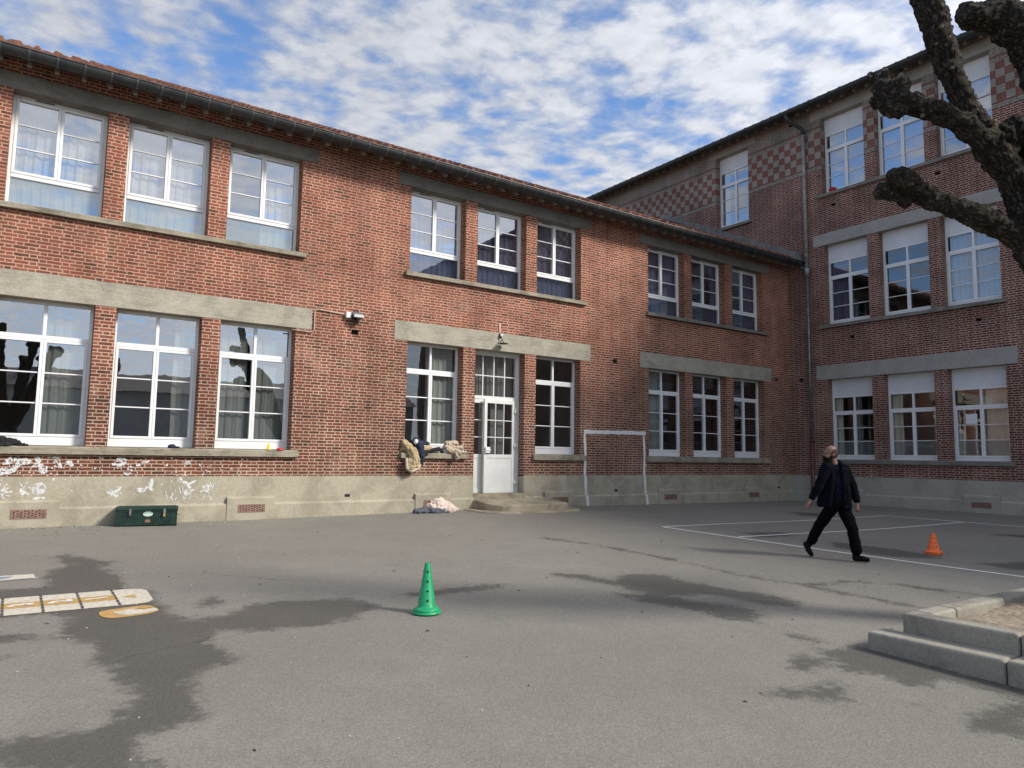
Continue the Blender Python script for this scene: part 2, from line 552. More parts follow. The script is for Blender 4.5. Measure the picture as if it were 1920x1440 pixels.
M['cur_white'] = cloth('white_curtain', (0.36, 0.37, 0.385), 0.06)
M['cur_grey'] = cloth('grey_curtain', (0.22, 0.235, 0.215), 0.08)
M['cur_purple'] = cloth('purple_curtain', (0.085, 0.085, 0.15), 0.1)
M['cur_beige'] = cloth('beige_curtain', (0.50, 0.46, 0.37), 0.08)
M['paper'] = principled('paper_sheet', (0.75, 0.75, 0.75), 0.8)


def asphalt():
    mt = bpy.data.materials.new('asphalt')
    mt.use_nodes = True
    t = NT(mt.node_tree)
    oc = t.obj()
    a = t.n('ShaderNodeAttribute', attribute_name='wet').outputs['Fac']
    big = t.noise(oc, 0.35, 5, 0.6)
    mid = t.noise(oc, 2.2, 6, 0.62)
    edge = t.noise(oc, 9.0, 9, 0.78)
    g1 = t.noise(oc, 130.0, 3, 0.75)
    g2 = t.n('ShaderNodeTexVoronoi', {'Vector': oc, 'Scale': 95.0}).outputs['Color']
    gv = t.n('ShaderNodeSeparateColor', {0: g2}).outputs[0]
    base = t.mix(t.ss(big, 0.3, 0.7), (0.214, 0.198, 0.168), (0.252, 0.234, 0.200))
    base = t.mix(t.ss(mid, 0.35, 0.7, 0.0, 0.6), base, (0.208, 0.195, 0.169))
    k = t.m('MULTIPLY', t.ss(g1, 0.25, 0.75, 0.76, 1.25), t.ss(gv, 0.0, 1.0, 0.86, 1.14))
    base = t.n('ShaderNodeVectorMath', {0: base, 3: k}, operation='SCALE').outputs[0]
    speck = t.m('GREATER_THAN', t.noise(oc, 48.0, 1, 0.5), 0.805)
    base = t.mix(speck, base, (0.55, 0.53, 0.49))
    cw = t.n('ShaderNodeMixRGB', {0: 0.5, 1: oc, 2: t.n('ShaderNodeTexNoise', {'Vector': oc, 'Scale': 1.3, 'Detail': 5.0}).outputs[1]}, blend_type='ADD').outputs[0]
    cd = t.n('ShaderNodeTexVoronoi', {'Vector': cw, 'Scale': 0.23}, feature='DISTANCE_TO_EDGE').outputs['Distance']
    cm = t.m('MULTIPLY', t.ss(cd, 0.0008, 0.0032, 1.0, 0.0), t.ss(t.noise(oc, 0.45, 3, 0.5), 0.53, 0.62))
    base = t.mix(t.m('MULTIPLY', cm, 0.35), base, (0.05, 0.047, 0.042))
    f = t.m('ADD', a, t.m('ADD', t.m('MULTIPLY', t.m('SUBTRACT', edge, 0.5), 0.55), t.m('MULTIPLY', t.m('SUBTRACT', mid, 0.5), 0.42)))
    f = t.m('ADD', f, t.m('MULTIPLY', t.m('SUBTRACT', g1, 0.5), 0.16))
    wet = t.ss(f, -0.09, 0.13)
    dk = t.ss(t.m('ADD', wet, t.m('MULTIPLY', t.m('SUBTRACT', edge, 0.5), t.m('MULTIPLY', wet, 0.7))), 0.0, 1.0, 1.0, 0.47)
    base = t.n('ShaderNodeVectorMath', {0: base, 3: dk}, operation='SCALE').outputs[0]
    b = t.n('ShaderNodeBsdfPrincipled', {'Base Color': base, 'Roughness': t.ss(wet, 0, 1, 0.92, 0.72)})
    b.inputs['Specular IOR Level'].default_value = 0.3
    bp = t.n('ShaderNodeBump', {'Strength': 0.7, 'Distance': 0.006, 'Height': t.m('ADD', g1, t.m('MULTIPLY', gv, 0.6))})
    t.set(b.inputs['Normal'], bp.outputs[0])
    t.n('ShaderNodeOutputMaterial', {0: b.outputs[0]})
    return mt


M['asphalt'] = asphalt()

# ------------------------------------------------------------------ ground


def gz(x, y):
    """the yard falls gently away from both wings"""
    x = np.asarray(x, float); y = np.asarray(y, float)
    a = np.clip(-y, 0, 18); b = np.clip(XC - x, 0, 40)
    k = 3.0
    h = np.clip(k - np.abs(a - b), 0, None) / k
    m = np.minimum(a, b) - h * h * k / 4
    return -0.026 * m + np.interp(x, [-5, 0, 4, 9, 13, 22], [-.05, -.05, -.05, 0, 0, -.06])


WET = [
 [(0.54, -3.56), (0.74, -3.3), (0.92, -3.82), (1.22, -4.19), (1.03, -4.66), (1.17, -5.24), (1.14, -5.99), (1.37, -6.41), (1.34, -6.91), (1.39, -7.5), (1.56, -7.82), (1.82, -7.72), (2.01, -7.44), (2.36, -7.43), (2.79, -7.48), (3.11, -7.57), (3.23, -8.06), (2.93, -8.41), (2.41, -8.52), (2.04, -8.49), (1.67, -8.34), (1.43, -8.56), (1.51, -9.03), (1.55, -9.28), (1.32, -9.37), (1.16, -9.61), (1.18, -9.84), (1.04, -10.06), (1.04, -10.26), (0.91, -10.33), (0.81, -10.4), (0.69, -10.42), (0.71, -10.71), (0.73, -10.93), (-0.02, -10.49), (-0.03, -10.08), (0.21, -10.06), (0.39, -10.1), (0.54, -10.12), (0.7, -9.83), (0.68, -9.47), (0.7, -9.12), (0.63, -8.77), (0.65, -8.31), (0.43, -7.93), (0.42, -7.74), (0.51, -7.26), (0.27, -7.07), (-0.08, -6.96), (-0.12, -5.56), (0.44, -5.65), (0.45, -4.59), (0.71, -4.31)],
 [(-0.2, -7.3), (0.31, -7.77), (0.23, -7.96), (-0.2, -7.82)], [(-0.2, -8.0), (0.13, -8.35), (0.05, -8.55), (-0.2, -8.52)],
 [(1.54, -7.2), (1.86, -6.89), (1.91, -7.25), (1.69, -7.45)],
 [(5.88, -7.44), (6.22, -7.71), (6.25, -8.22), (6.61, -8.0), (7.16, -8.21), (7.05, -8.65), (7.12, -9.07), (7.2, -9.4), (7.32, -9.94), (7.32, -10.19), (6.95, -10.22), (6.77, -9.94), (6.78, -9.64), (6.63, -9.29), (6.22, -9.27), (6.31, -9.57), (6.51, -9.85), (6.44, -10.21), (6.18, -10.38), (5.92, -10.32), (5.95, -9.94), (5.89, -9.57), (5.71, -9.17), (5.71, -8.66), (5.99, -8.94), (6.11, -8.52), (5.93, -7.88), (5.77, -7.63)],
 [(6.01, -10.8), (6.15, -11.13), (6.03, -11.26), (5.86, -11.11)],
 [(5.77, -11.25), (6.18, -11.49), (6.21, -11.85), (6.22, -12.25), (6.39, -12.71), (5.87, -12.89), (5.86, -12.59), (5.81, -12.29), (5.53, -12.19), (5.51, -12.01), (5.4, -11.76), (5.59, -11.49)],
 [(5.26, -11.29), (5.54, -11.33), (5.51, -11.6), (5.12, -11.6), (5.1, -11.43)],
 [(4.46, -11.68), (4.79, -11.78), (4.88, -11.74), (5.12, -11.88), (4.82, -12.2), (4.63, -12.03), (4.37, -11.78)],
 [(5.22, -12.66), (5.57, -12.71), (5.93, -12.87), (5.15, -13.15), (5.03, -12.89)],
 [(5.11, -12.37), (5.28, -12.5), (5.26, -12.57), (5.08, -12.49)],
 [(12.44, -7.29), (12.54, -7.64), (12.62, -8.48), (12.24, -9.31), (11.9, -9.19), (11.61, -8.55), (11.77, -7.71)],
 [(12.17, -9.81), (13.47, -10.25), (12.3, -10.66), (11.98, -10.25)],
 [(16.44, -8.0), (17.38, -8.89), (16.47, -9.21)], [(12.0, -5.64), (12.88, -5.99), (12.47, -6.51), (11.59, -6.32)],
 [(17.45, -2.96), (18.06, -3.51), (17.16, -4.09), (16.58, -3.87)],
 [(3.54, -7.7), (3.91, -7.61), (4.4, -7.6), (5.02, -7.69), (4.77, -7.94), (4.23, -7.9), (3.94, -7.93)]]
STREAK = [[(7.79, -4.84), (8.09, -5.69), (8.13, -7.21), (8.04, -8.69), (8.05, -9.26), (8.29, -9.58), (8.92, -9.69), (9.32, -10.16), (9.53, -10.99)],
          [(8.2, -9.6), (8.17, -10.14), (8.22, -10.9)]]


def seg_dist(px, py, a, b):
    ax, ay = a; bx, by = b
    vx, vy = bx - ax, by - ay
    tt = np.clip(((px - ax) * vx + (py - ay) * vy) / (vx * vx + vy * vy + 1e-9), 0, 1)
    return np.hypot(px - ax - tt * vx, py - ay - tt * vy)


def wetness(px, py):
    s = np.full(px.shape, -1.0)
    for poly in WET:
        n = len(poly)
        d = np.full(px.shape, 9.0)
        ins = np.zeros(px.shape, bool)
        for i in range(n):
            a, b = poly[i], poly[(i + 1) % n]
            d = np.minimum(d, seg_dist(px, py, a, b))
            c = ((a[1] > py) != (b[1] > py)) & (px < (b[0] - a[0]) * (py - a[1]) / (b[1] - a[1] + 1e-12) + a[0])
            ins ^= c
        s = np.maximum(s, np.where(ins, d, -d))
    for ln, wd in zip(STREAK, (0.075, 0.06)):
        for a, b in zip(ln[:-1], ln[1:]):
            s = np.maximum(s, wd - seg_dist(px, py, a, b))
    # damp line along the foot of the lower kerb
    s = np.maximum(s, 0.07 - seg_dist(px, py, (6.12, -11.5), (6.12, -14.0)))
    return np.clip(s, -0.6, 0.35)


def make_ground():
    xs = np.concatenate([np.arange(-90, -6, 6.0), np.arange(-6, 14, 0.09), np.arange(14, 24, 0.2), np.arange(24, 90, 6.0)])
    ys = np.concatenate([np.arange(-90, -15, 5.0), np.arange(-15, 0.6, 0.09), np.arange(1, 60, 6.0)])
    X, Y = np.meshgrid(xs, ys)
    Z = gz(X, Y)
    Z = np.where(Y > 0.25, -0.3, Z)
    nx, ny = len(xs), len(ys)
    me = bpy.data.meshes.new('playground')
    v = np.stack([X, Y, Z], -1).reshape(-1, 3)
    idx = np.arange(nx * ny).reshape(ny, nx)
    f = np.stack([idx[:-1, :-1], idx[:-1, 1:], idx[1:, 1:], idx[1:, :-1]], -1).reshape(-1, 4)
    me.from_pydata(v.tolist(), [], f.tolist())
    me.materials.append(M['asphalt'])
    at = me.attributes.new('wet', 'FLOAT', 'POINT')
    at.data.foreach_set('value', wetness(v[:, 0], v[:, 1]).astype('f'))
    me.polygons.foreach_set('use_smooth', [True] * len(me.polygons))
    me.update()
    o = bpy.data.objects.new('playground', me)
    col.objects.link(o)
    props(o, 'grey asphalt school yard with dark damp patches', 'ground', kind='structure')


make_ground()


def ground_strip(name, pts, mat, lift=0.004, **k):
    """a painted outline that follows the fall of the yard"""
    mb = MB()
    mb.add([(x, y, float(gz(x, y)) + lift) for x, y in pts], [tuple(range(len(pts)))])
    return mb.build(name, mat, fix=False, **k)


def court_line(a, b, wd, label):
    n = 24
    ax, ay = a; bx, by = b
    L = math.hypot(bx - ax, by - ay)
    px, py = -(by - ay) / L * wd / 2, (bx - ax) / L * wd / 2
    vs, fs = [], []
    for i in range(n + 1):
        t = i / n
        x, y = ax + (bx - ax) * t, ay + (by - ay) * t
        for s in (-1, 1):
            vs.append((x + s * px, y + s * py, float(gz(x + s * px, y + s * py)) + 0.005))
    for i in range(n):
        fs.append((2 * i, 2 * i + 1, 2 * i + 3, 2 * i + 2))
    MB().add(vs, fs).build('court_line', M['line'], fix=True, label=label, cat='painted line', group='white court lines on the yard')


court_line((11.098, -4.381), (11.62, -13.9), 0.085, 'long white court line running past the walking man to the right edge')
court_line((11.13, -4.384), (18.904, -4.793), 0.075, 'white court line nearest the brick wing with goal')
court_line((11.31, -6.128), (18.84, -6.753), 0.08, 'middle white court line running behind the man\'s knees')
court_line((18.904, -4.82), (18.626, -9.5), 0.075, 'farthest white court line beside the three storey building')

# ------------------------------------------------------------------ building helpers (local frame: x along the wall, y into the wall, z up)


def wall_mesh(s0, s1, z0, z1, cuts, depth=0.36):
    """brick face with openings; cuts: (s0,s1,z0,z1,jambs,back)"""
    mb = MB()
    ss = sorted({s0, s1, *[c[0] for c in cuts], *[c[1] for c in cuts]})
    zs = sorted({z0, z1, *[c[2] for c in cuts], *[c[3] for c in cuts]})
    ss = [s for s in ss if s0 <= s <= s1]; zs = [z for z in zs if z0 <= z <= z1]
    for a, b in zip(ss[:-1], ss[1:]):
        for c, d in zip(zs[:-1], zs[1:]):
            mx, mz = (a + b) / 2, (c + d) / 2
            if any(q[0] < mx < q[1] and q[2] < mz < q[3] for q in cuts):
                continue
            mb.add([(a, 0, c), (b, 0, c), (b, 0, d), (a, 0, d)], [(0, 1, 2, 3)])
    for q in cuts:
        a, b, c, d, j, back = q
        if j:
            mb.add([(a, 0, c), (a, 0, d), (a, depth, d), (a, depth, c)], [(0, 1, 2, 3)])
            mb.add([(b, 0, d), (b, 0, c), (b, depth, c), (b, depth, d)], [(0, 1, 2, 3)])
        if back:
            h = 0.09
            mb.add([(a, 0, c), (a, 0, d), (a, h, d), (a, h, c)], [(0, 1, 2, 3)])
            mb.add([(b, 0, d), (b, 0, c), (b, h, c), (b, h, d)], [(0, 1, 2, 3)])
            mb.add([(a, 0, d), (b, 0, d), (b, h, d), (a, h, d)], [(0, 1, 2, 3)])
            mb.add([(b, 0, c), (a, 0, c), (a, h, c), (b, h, c)], [(0, 1, 2, 3)])
            mb.add([(a, h, c), (b, h, c), (b, h, d), (a, h, d)], [(0, 1, 2, 3)], 1)
    return mb


FR = 0.25   # how deep the window frames sit


def frame_boxes(kind, w, h):
    """returns frame MB, glass rects [(x0,x1,z0,z1)], film rects, extras"""
    mb = MB()
    g, film, ex = [], [], []
    F, T = 0.055, 0.07
    zb = 0.02 if kind == 'A' else (0.10 if kind == 'B' else 0.06)
    mb.box(0, w, 0, T + .02, 0, zb + F)
    mb.box(0, F, 0, T, zb + F, h); mb.box(w - F, w, 0, T, zb + F, h)
    mb.box(F, w - F, 0, T, h - F, h)
    def sash(x0, x1, z0, z1, bars, p=-0.012, s=0.048):
        mb.box(x0, x0 + s, p, T - .01, z0, z1); mb.box(x1 - s, x1, p, T - .01, z0, z1)
        mb.box(x0 + s, x1 - s, p, T - .01, z0, z0 + s); mb.box(x0 + s, x1 - s, p, T - .01, z1 - s, z1)
        for i in range(1, bars + 1):
            z = z0 + s + (z1 - z0 - 2 * s) * i / (bars + 1)
            mb.box(x0 + s, x1 - s, 0.008, 0.045, z - .012, z + .012)
        g.append((x0 + s - .004, x1 - s + .004, z0 + s - .004, z1 - s + .004))
    c = w / 2
    if kind == 'A':
        zt = h * 0.265
        mb.box(F, w - F, -.006, T, zt, zt + .07)
        film.append((F, w - F, zb + F, zt))
        sash(F, c, zt + .075, h - F, 2); sash(c + .003, w - F, zt + .075, h - F, 2)
        ex.append((w * .22, w * .22 + .30, h - .040, h - .024))
    if kind in ('B', 'C'):
        top = h - F
        if kind == 'C':
            bz = h - 0.56
            mb.box(F, w - F, 0.0, T, bz - .05, bz)
            ex.append(('shutter', F, w - F, bz, h - F))
            top = bz - .05
            zt = top - 0.43 - .05
        else:
            zt = h * 0.745
        mb.box(F, w - F, -.006, T, zt - .03, zt + .045)
        mb.box(c - .03, c + .03, 0, T - .005, zt + .045, top)
        g.append((F, c - .03, zt + .045, top)); g.append((c + .03, w - F, zt + .045, top))
        sash(F, c, zb + F, zt - .033, 2); sash(c + .003, w - F, zb + F, zt - .033, 2)
    return mb, g, film, ex


def glass_mesh(rects, y=0.028):
    mb = MB()
    for (a, b, c, d) in rects:
        mb.add([(a, y, c), (b, y, c), (b, y, d), (a, y, d)], [(0, 1, 2, 3)])
    return mb


def curtain_mesh(x0, x1, z0, z1, y, folds, amp=0.015, seed=0):
    r = random.Random(seed)
    n = max(24, int((x1 - x0) * 90))
    ph = [r.uniform(0, 6.28) for _ in range(4)]
    vs, fs = [], []
    rows = 7
    for j in range(rows + 1):
        tz = j / rows
        for i in range(n + 1):
            t = i / n
            a = amp * (math.sin(2 * math.pi * folds * t + ph[0] + 0.08 * tz) + 0.45 * math.sin(2 * math.pi * folds * 2.3 * t + ph[1] - .1 * tz) + .4 * math.sin(2 * math.pi * folds * .43 * t + ph[2]))
            vs.append((x0 + (x1 - x0) * t + 0.008 * math.sin(9 * tz + ph[3]), y + a * (1.0 - 0.2 * tz), z0 + (z1 - z0) * tz))
    for j in range(rows):
        for i in range(n):
            k = j * (n + 1) + i
            fs.append((k, k + 1, k + n + 2, k + n + 1))
    return MB().add(vs, fs, 0, True)


frame_cache = {}


def window(parent, kind, s0, s1, z0, z1, curtains=(), film=None, label=None, gl='glass', fgl=None):
    """one window: frame (the part) > pane, curtain, shutter box, vent slot"""
    w_, h_ = round(s1 - s0, 3), round(z1 - z0, 3)
    key = (kind, w_, h_, film, gl, fgl)
    if key not in frame_cache:
        mb, g, fl, ex = frame_boxes(kind, w_, h_)
        if film == 'low':      # frosted lower third
            fl = []
            g2 = []
            for (a, b, c, d) in g:
                if c < 0.5:
                    m_ = c + (d - c) / 3
                    fl.append((a, b, c, m_)); g2.append((a, b, m_, d))
                else:
                    g2.append((a, b, c, d))
            g = g2
        fm = mb.mesh('window', M['pvc'], True)
        gm = glass_mesh(g).mesh('pane', M[gl])
        lm = glass_mesh(fl).mesh('filmed_pane', M[fgl or 'glass_film'] if kind == 'A' else M['glass_frost']) if fl else None
        frame_cache[key] = (fm, gm, lm, ex)
    fm, gm, lm, ex = frame_cache[key]
    o = bpy.data.objects.new('window', fm)
    col.objects.link(o); o.parent = parent; o.location = (s0, FR, z0)
    if label: o['label'] = label
    bv = o.modifiers.new('bevel', 'BEVEL'); bv.width = 0.006; bv.segments = 2; bv.limit_method = 'ANGLE'
    def sub(name, me, loc=(0, 0, 0)):
        c = bpy.data.objects.new(name, me); col.objects.link(c); c.parent = o; c.location = loc
        return c
    sub('pane', gm)
    if lm: sub('filmed_pane', lm)
    for e in ex:
        if e[0] == 'shutter':
            b = MB().box(e[1], e[2], .012, .3, e[3], e[4])
            b.box(e[1] + .02, e[2] - .02, .006, .012, e[3] + .03, e[4] - .09)
            b.build('shutter_box', M['shutter'], o)
        else:
            MB().box(e[0], e[1], -.014, -.012, e[2], e[3], 0).build('air_inlet', M['dark'], o)
    for i, cu in enumerate(curtains):
        mat, a, b = cu[:3]
        top = h_ - 0.05 if kind != 'C' else h_ - 0.62
        lo = cu[3] if len(cu) > 3 else 0.03
        curtain_mesh(a * w_, b * w_, lo, top, 0.118, max(2, (b - a) * 9), seed=int(s0 * 100 + z0 * 10 + i)).build('curtain', mat, o, fix=False)
    return o


def sill_box(parent, s0, s1, z0, z1, mat, out=0.09):
    mb = MB()
    mb.prism([(-out, z0), (FR + .1, z0), (FR + .1, z1), (0.02, z1 + .012), (-out + .01, z1 - .004), (-out, z1 - .016)], 'x', s0, s1)
    return mb.build('sill', mat, parent)


def lintel_box(parent, s0, s1, z0, z1, mat):
    mb = MB()
    n = 18
    xs = [s0 + (s1 - s0) * i / n for i in range(n + 1)]
    r = random.Random(int(s0 * 31 + z0 * 7))
    top = [z1 + r.uniform(-.008, .008) for _ in xs]
    vs = []
    for x, t_ in zip(xs, top):
        vs += [(x, -.012, z0), (x, -.012, t_), (x, .34, t_), (x, .34, z0)]
    fs = []
    for i in range(n):
        for k in range(4):
            fs.append((4 * i + k, 4 * i + (k + 1) % 4, 4 * i + 4 + (k + 1) % 4, 4 * i + 4 + k))
    fs += [(0, 1, 2, 3), (4 * n, 4 * n + 3, 4 * n + 2, 4 * n + 1)]
    mb.add(vs, fs)
    return mb.build('lintel', mat, parent)


def plinth_parts(parent, s0, s1, gaps, blocks, mat, zt=0.81):
    """rendered foot of the wall with its weathered ledge and the raised blocks round the air vents"""
    mb = MB()
    cur = s0
    segs = []
    for g in gaps:
        segs.append((cur, g[0])); cur = g[1]
    segs.append((cur, s1))
    for a, b in segs:
        mb.box(a, b, -.014, .36, -.7, zt)
        mb.prism([(-.062, -.7), (-.015, -.7), (-.015, .285), (-.05, .262), (-.062, .245)], 'x', a + .002, b - .002)
    for a, b in blocks:
        mb.prism([(-.078, -.69), (-.016, -.69), (-.016, .412), (-.066, .392), (-.078, .375)], 'x', a, b)
    return mb.build('plinth', mat, parent)


def vent(parent, s, z, w=0.52, h=0.155, seed=0):
    mb = MB()
    mb.box(s, s + w, -.086, -.03, z, z + h, 0)
    for i in range(9):
        for k in range(3):
            x = s + .05 + (w - .1) * i / 8
            zz = z + .035 + (h - .07) * k / 2 + (0.012 if i % 2 else -.006)
            mb.box(x - .011, x + .011, -.0875, -.08, zz - .010, zz + .010, 1)
    mb.build('air_vent', [M['terracotta'], M['dark']], parent)


gut_prof = []
for i in range(13):
    a = math.pi + math.pi * i / 12
    gut_prof.append((0.130 * math.cos(a), 0.130 * math.sin(a)))
gut_prof += [(0.135, 0.006), (0.120, 0.006)]
for i in range(13):
    a = 2 * math.pi - math.pi * i / 12
    gut_prof.append((0.118 * math.cos(a), 0.118 * math.sin(a)))
gut_prof += [(-0.128, 0.012), (-0.142, 0.014), (-0.146, 0.0)]


def eaves(parent, s0, s1, zg, off, step, first, slope, ztop_wall):
    """gutter with brackets, rafters and boarded underside; zg: gutter rim height, off: gutter centre in front of the wall"""
    mb = MB()
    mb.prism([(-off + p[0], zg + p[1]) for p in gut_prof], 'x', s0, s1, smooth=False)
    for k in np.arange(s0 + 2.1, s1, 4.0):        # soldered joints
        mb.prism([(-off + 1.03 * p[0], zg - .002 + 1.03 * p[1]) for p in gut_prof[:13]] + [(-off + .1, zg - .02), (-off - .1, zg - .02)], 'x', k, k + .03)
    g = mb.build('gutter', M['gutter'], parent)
    br = MB()
    arc = [(-off + .139 * math.cos(math.pi + math.pi * i / 10), zg + .139 * math.sin(math.pi + math.pi * i / 10)) for i in range(11)]
    inn = [(-off + .131 * math.cos(2 * math.pi - math.pi * i / 10), zg + .131 * math.sin(2 * math.pi - math.pi * i / 10)) for i in range(11)]
    br.prism(arc + inn, 'x', -.014, .014)
    br.box(-.014, .014, -off + .125, -off + .25, zg - .01, zg + .004)
    bm_ = br.mesh('bracket', M['bracket_grey'] if zg < 10 else M['gutter'], True)
    rf = MB()
    y0 = -off + .155
    zr = zg - 0.02
    rf.prism([(y0, zr - .125), (y0 + .02, zr), (0.3, zr + slope * (0.3 - y0)), (0.3, zr + slope * (0.3 - y0) - .13), (y0 + .12, zr - .12)], 'x', -.035, .035)
    rm = rf.mesh('rafter', M['wood'], True)
    for k in np.arange(first, s1 - .1, step):
        c = bpy.data.objects.new('bracket', bm_); col.objects.link(c); c.parent = g; c.location = (k, 0, 0)
        c = bpy.data.objects.new('rafter', rm); col.objects.link(c); c.parent = parent; c.location = (k + .01, 0, 0)
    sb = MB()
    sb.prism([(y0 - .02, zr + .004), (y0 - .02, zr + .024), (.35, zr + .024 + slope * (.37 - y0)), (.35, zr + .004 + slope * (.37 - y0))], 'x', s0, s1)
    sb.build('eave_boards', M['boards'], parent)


def tile_roof(parent, s0, s1, y0, z0, slope, run, mat, pitch=0.37, phase=0.0, side='y'):
    """interlocking clay tiles: a round rib every tile and a step every course"""
    nx = int((s1 - s0) / pitch * 8)
    xs = np.linspace(s0, s1, nx + 1)
    fr = ((xs - phase) / pitch) % 1.0
    rib = np.where(np.abs(fr - .5) < .13, 0.075 * np.sqrt(np.clip(1 - ((fr - .5) / .13) ** 2, 0, 1)), 0.012 * np.cos((fr - .5) * 2 * math.pi * 2))
    course = 0.34
    rows = int(run / course)
    vs, fs = [], []
    levels = []
    r = random.Random(3)
    for j in range(rows):
        levels.append((y0 + j * course, 0.030)); levels.append((y0 + (j + 1) * course - .004, 0.0))
    jt = [[r.uniform(-.006, .006) for _ in range(int((s1 - s0) / pitch) + 3)] for _ in range(rows)]
    for li, (yy, up) in enumerate(levels):
        for i, x in enumerate(xs):
            tj = jt[li // 2][int((x - s0) / pitch)]
            vs.append((x, yy, z0 + slope * (yy - y0) + up + rib[i] + tj))
    n = nx + 1
    for j in range(len(levels) - 1):
        for i in range(nx):
            fs.append((j * n + i, j * n + i + 1, (j + 1) * n + i + 1, (j + 1) * n + i))
    # front lip of the first course
    o = len(vs)
    for i, x in enumerate(xs):
        vs.append((x, y0 + .01, z0 - .02))
    for i in range(nx):
        fs.append((o + i, o + i + 1, i + 1, i))
    yb = levels[-1][0]; zb = z0 + slope * (yb - y0)
    o = len(vs)
    vs += [(s0, yb, zb), (s1, yb, zb), (s1, yb + run, zb - slope * run), (s0, yb + run, zb - slope * run)]
    fs.append((o, o + 1, o + 2, o + 3))
    return MB().add(vs, fs, 0, False).build('roof', mat, parent, fix=False)


# ------------------------------------------------------------------ the two storey wing on the left
LB = empty('school_wing', (0, 0, 0), label='two storey red brick school wing with long tiled eaves on the left', cat='building')
G1 = [(-0.38, 1.11), (1.45, 2.94), (3.29, 4.79)]
G2 = [(7.39, 8.89), (9.24, 10.73), (11.08, 12.58)]
G3 = [(15.15, 16.71), (17.03, 18.60), (18.95, 20.52)]
ZL0, ZL1, ZU0, ZU1 = 1.35, 3.91, 5.53, 7.59
cuts = []
for grp in (G1, G2, G3):
    for a, b in grp:
        cuts.append((a, b, ZU0 - .1, ZU1, True, False))
        if (a, b) == G2[1]:
            cuts.append((a, b, 0.79, ZL1, True, False))
        else:
            cuts.append((a, b, ZL0 - .12, ZL1, True, False))
    a, b = grp[0][0], grp[-1][1]
for (a, b) in ((-.71, 5.12), (7.05, 12.92), (14.80, 20.87)):
    cuts.append((a, b, ZL1, 4.36, False, False))
    cuts.append((a, b, ZU1, 7.88, False, False))
for (a, c) in ((6.02, 3.90), (13.76, 3.93), (21.1, 3.95)):
    cuts.append((a, a + .17, c, c + .11, False, True))
wm = wall_mesh(-9, XC, 0.79, 8.27, cuts)
# back and end walls, floors and ceiling so the rooms behind the glass are dark
wl = wm.build('wall', [M['brick_left'], M['dark']], LB, fix=False)
sh = MB()
sh.box(-9, XC, 7.0, 7.2, -.5, 8.5); sh.box(-9.2, -9, 0, 7.2, -.5, 8.25)
sh.box(-9, XC, .37, 7, 4.45, 4.75); sh.box(-9, XC, .37, 7, 8.0, 8.2); sh.box(-9, XC, .37, 7, .1, .3)
for x in (6.2, 14.0):
    sh.box(x, x + .15, .37, 7, .3, 8.0)
sh.build('room_walls', M['inside'], LB)
for (a, b) in ((-.71, 5.12), (7.05, 12.92), (14.80, 20.87)):
    lintel_box(LB, a, b, ZL1, 4.36, M['lintel'])
    lintel_box(LB, a, b, ZU1, 7.88, M['lintel_dark'])
sill_box(LB, -.72, 4.92, 5.43, 5.53, M['sill'])
sill_box(LB, 7.28, 12.74, 5.43, 5.53, M['sill'])
sill_box(LB, 15.07, 20.73, 5.45, 5.55, M['sill_grey'])
sill_box(LB, -.72, 4.93, 1.20, 1.33, M['sill'])
sill_box(LB, 7.28, 9.03, 1.21, 1.33, M['sill'])
sill_box(LB, 11.0, 12.73, 1.20, 1.33, M['sill'])
sill_box(LB, 15.05, 20.72, 1.19, 1.33, M['sill'])
cw, cg, cp = M['cur_white'], M['cur_grey'], M['cur_purple']
for i, (a, b) in enumerate(G1):
    window(LB, 'A', a, b, ZU0, ZU1, [(cw, 0.03, 0.97)] if i < 2 else [(cw, 0.5, 0.97)])
    window(LB, 'B', a, b, ZL0, ZL1, [[(cg, .52, .97)], [(cg, .72, .97)], [(cg, .03, .42), (cg, .5, .97)]][i])
for i, (a, b) in enumerate(G2):
    window(LB, 'A', a, b, ZU0, ZU1, [(cp, 0.03, 0.97)], fgl='glass_blue')
    if i != 1:
        window(LB, 'B', a, b, ZL0, ZL1, [(cg, .45, .95)] if i == 0 else [], gl='glass_dim')
for i, (a, b) in enumerate(G3):
    window(LB, 'A', a, b, ZU0, ZU1, [[(cp, .03, .97)], [(cp, .8, .97)], [(cp, .55, .95)]][i], gl='glass_dim', fgl='glass_blue')
    window(LB, 'B', a, b, ZL0, ZL1, [(cg, .03, .6)] if i == 0 else [], gl='glass_dim')
plinth_parts(LB, -9, XC - .004, [(9.24, 10.73)], [(-.35, .78), (3.57, 4.49), (7.67, 8.59), (11.36, 12.29), (15.47, 16.37), (19.29, 20.21)], M['plinth'])
for s in (0.08, 3.78, 7.88, 11.6, 15.69, 19.52):
    vent(LB, s, 0.10)
for s in (6.0, 13.8, 21.1):
    MB().box(s, s + .12, -.0165, -.01, .36, .42).build('drain_hole', M['dark'], LB)
eaves(LB, -9, XC - .02, 8.03, 0.58, 0.413, -8.86, 0.49, 8.3)
tile_roof(LB, -9, XC - .02, -.50, 8.118, 0.484, 6.2, M['tile'], 0.37, -.47 + .185)
fl = MB()
fl.prism([(-.62, 8.09), (5.6, 8.20 + 6.18 * .486), (5.6, 8.40 + 6.18 * .486), (-.50, 8.40), (-.62, 8.33)], 'x', XC - .36, XC - .012)
fl.build('roof_flashing', M['zinc_dull'], LB)

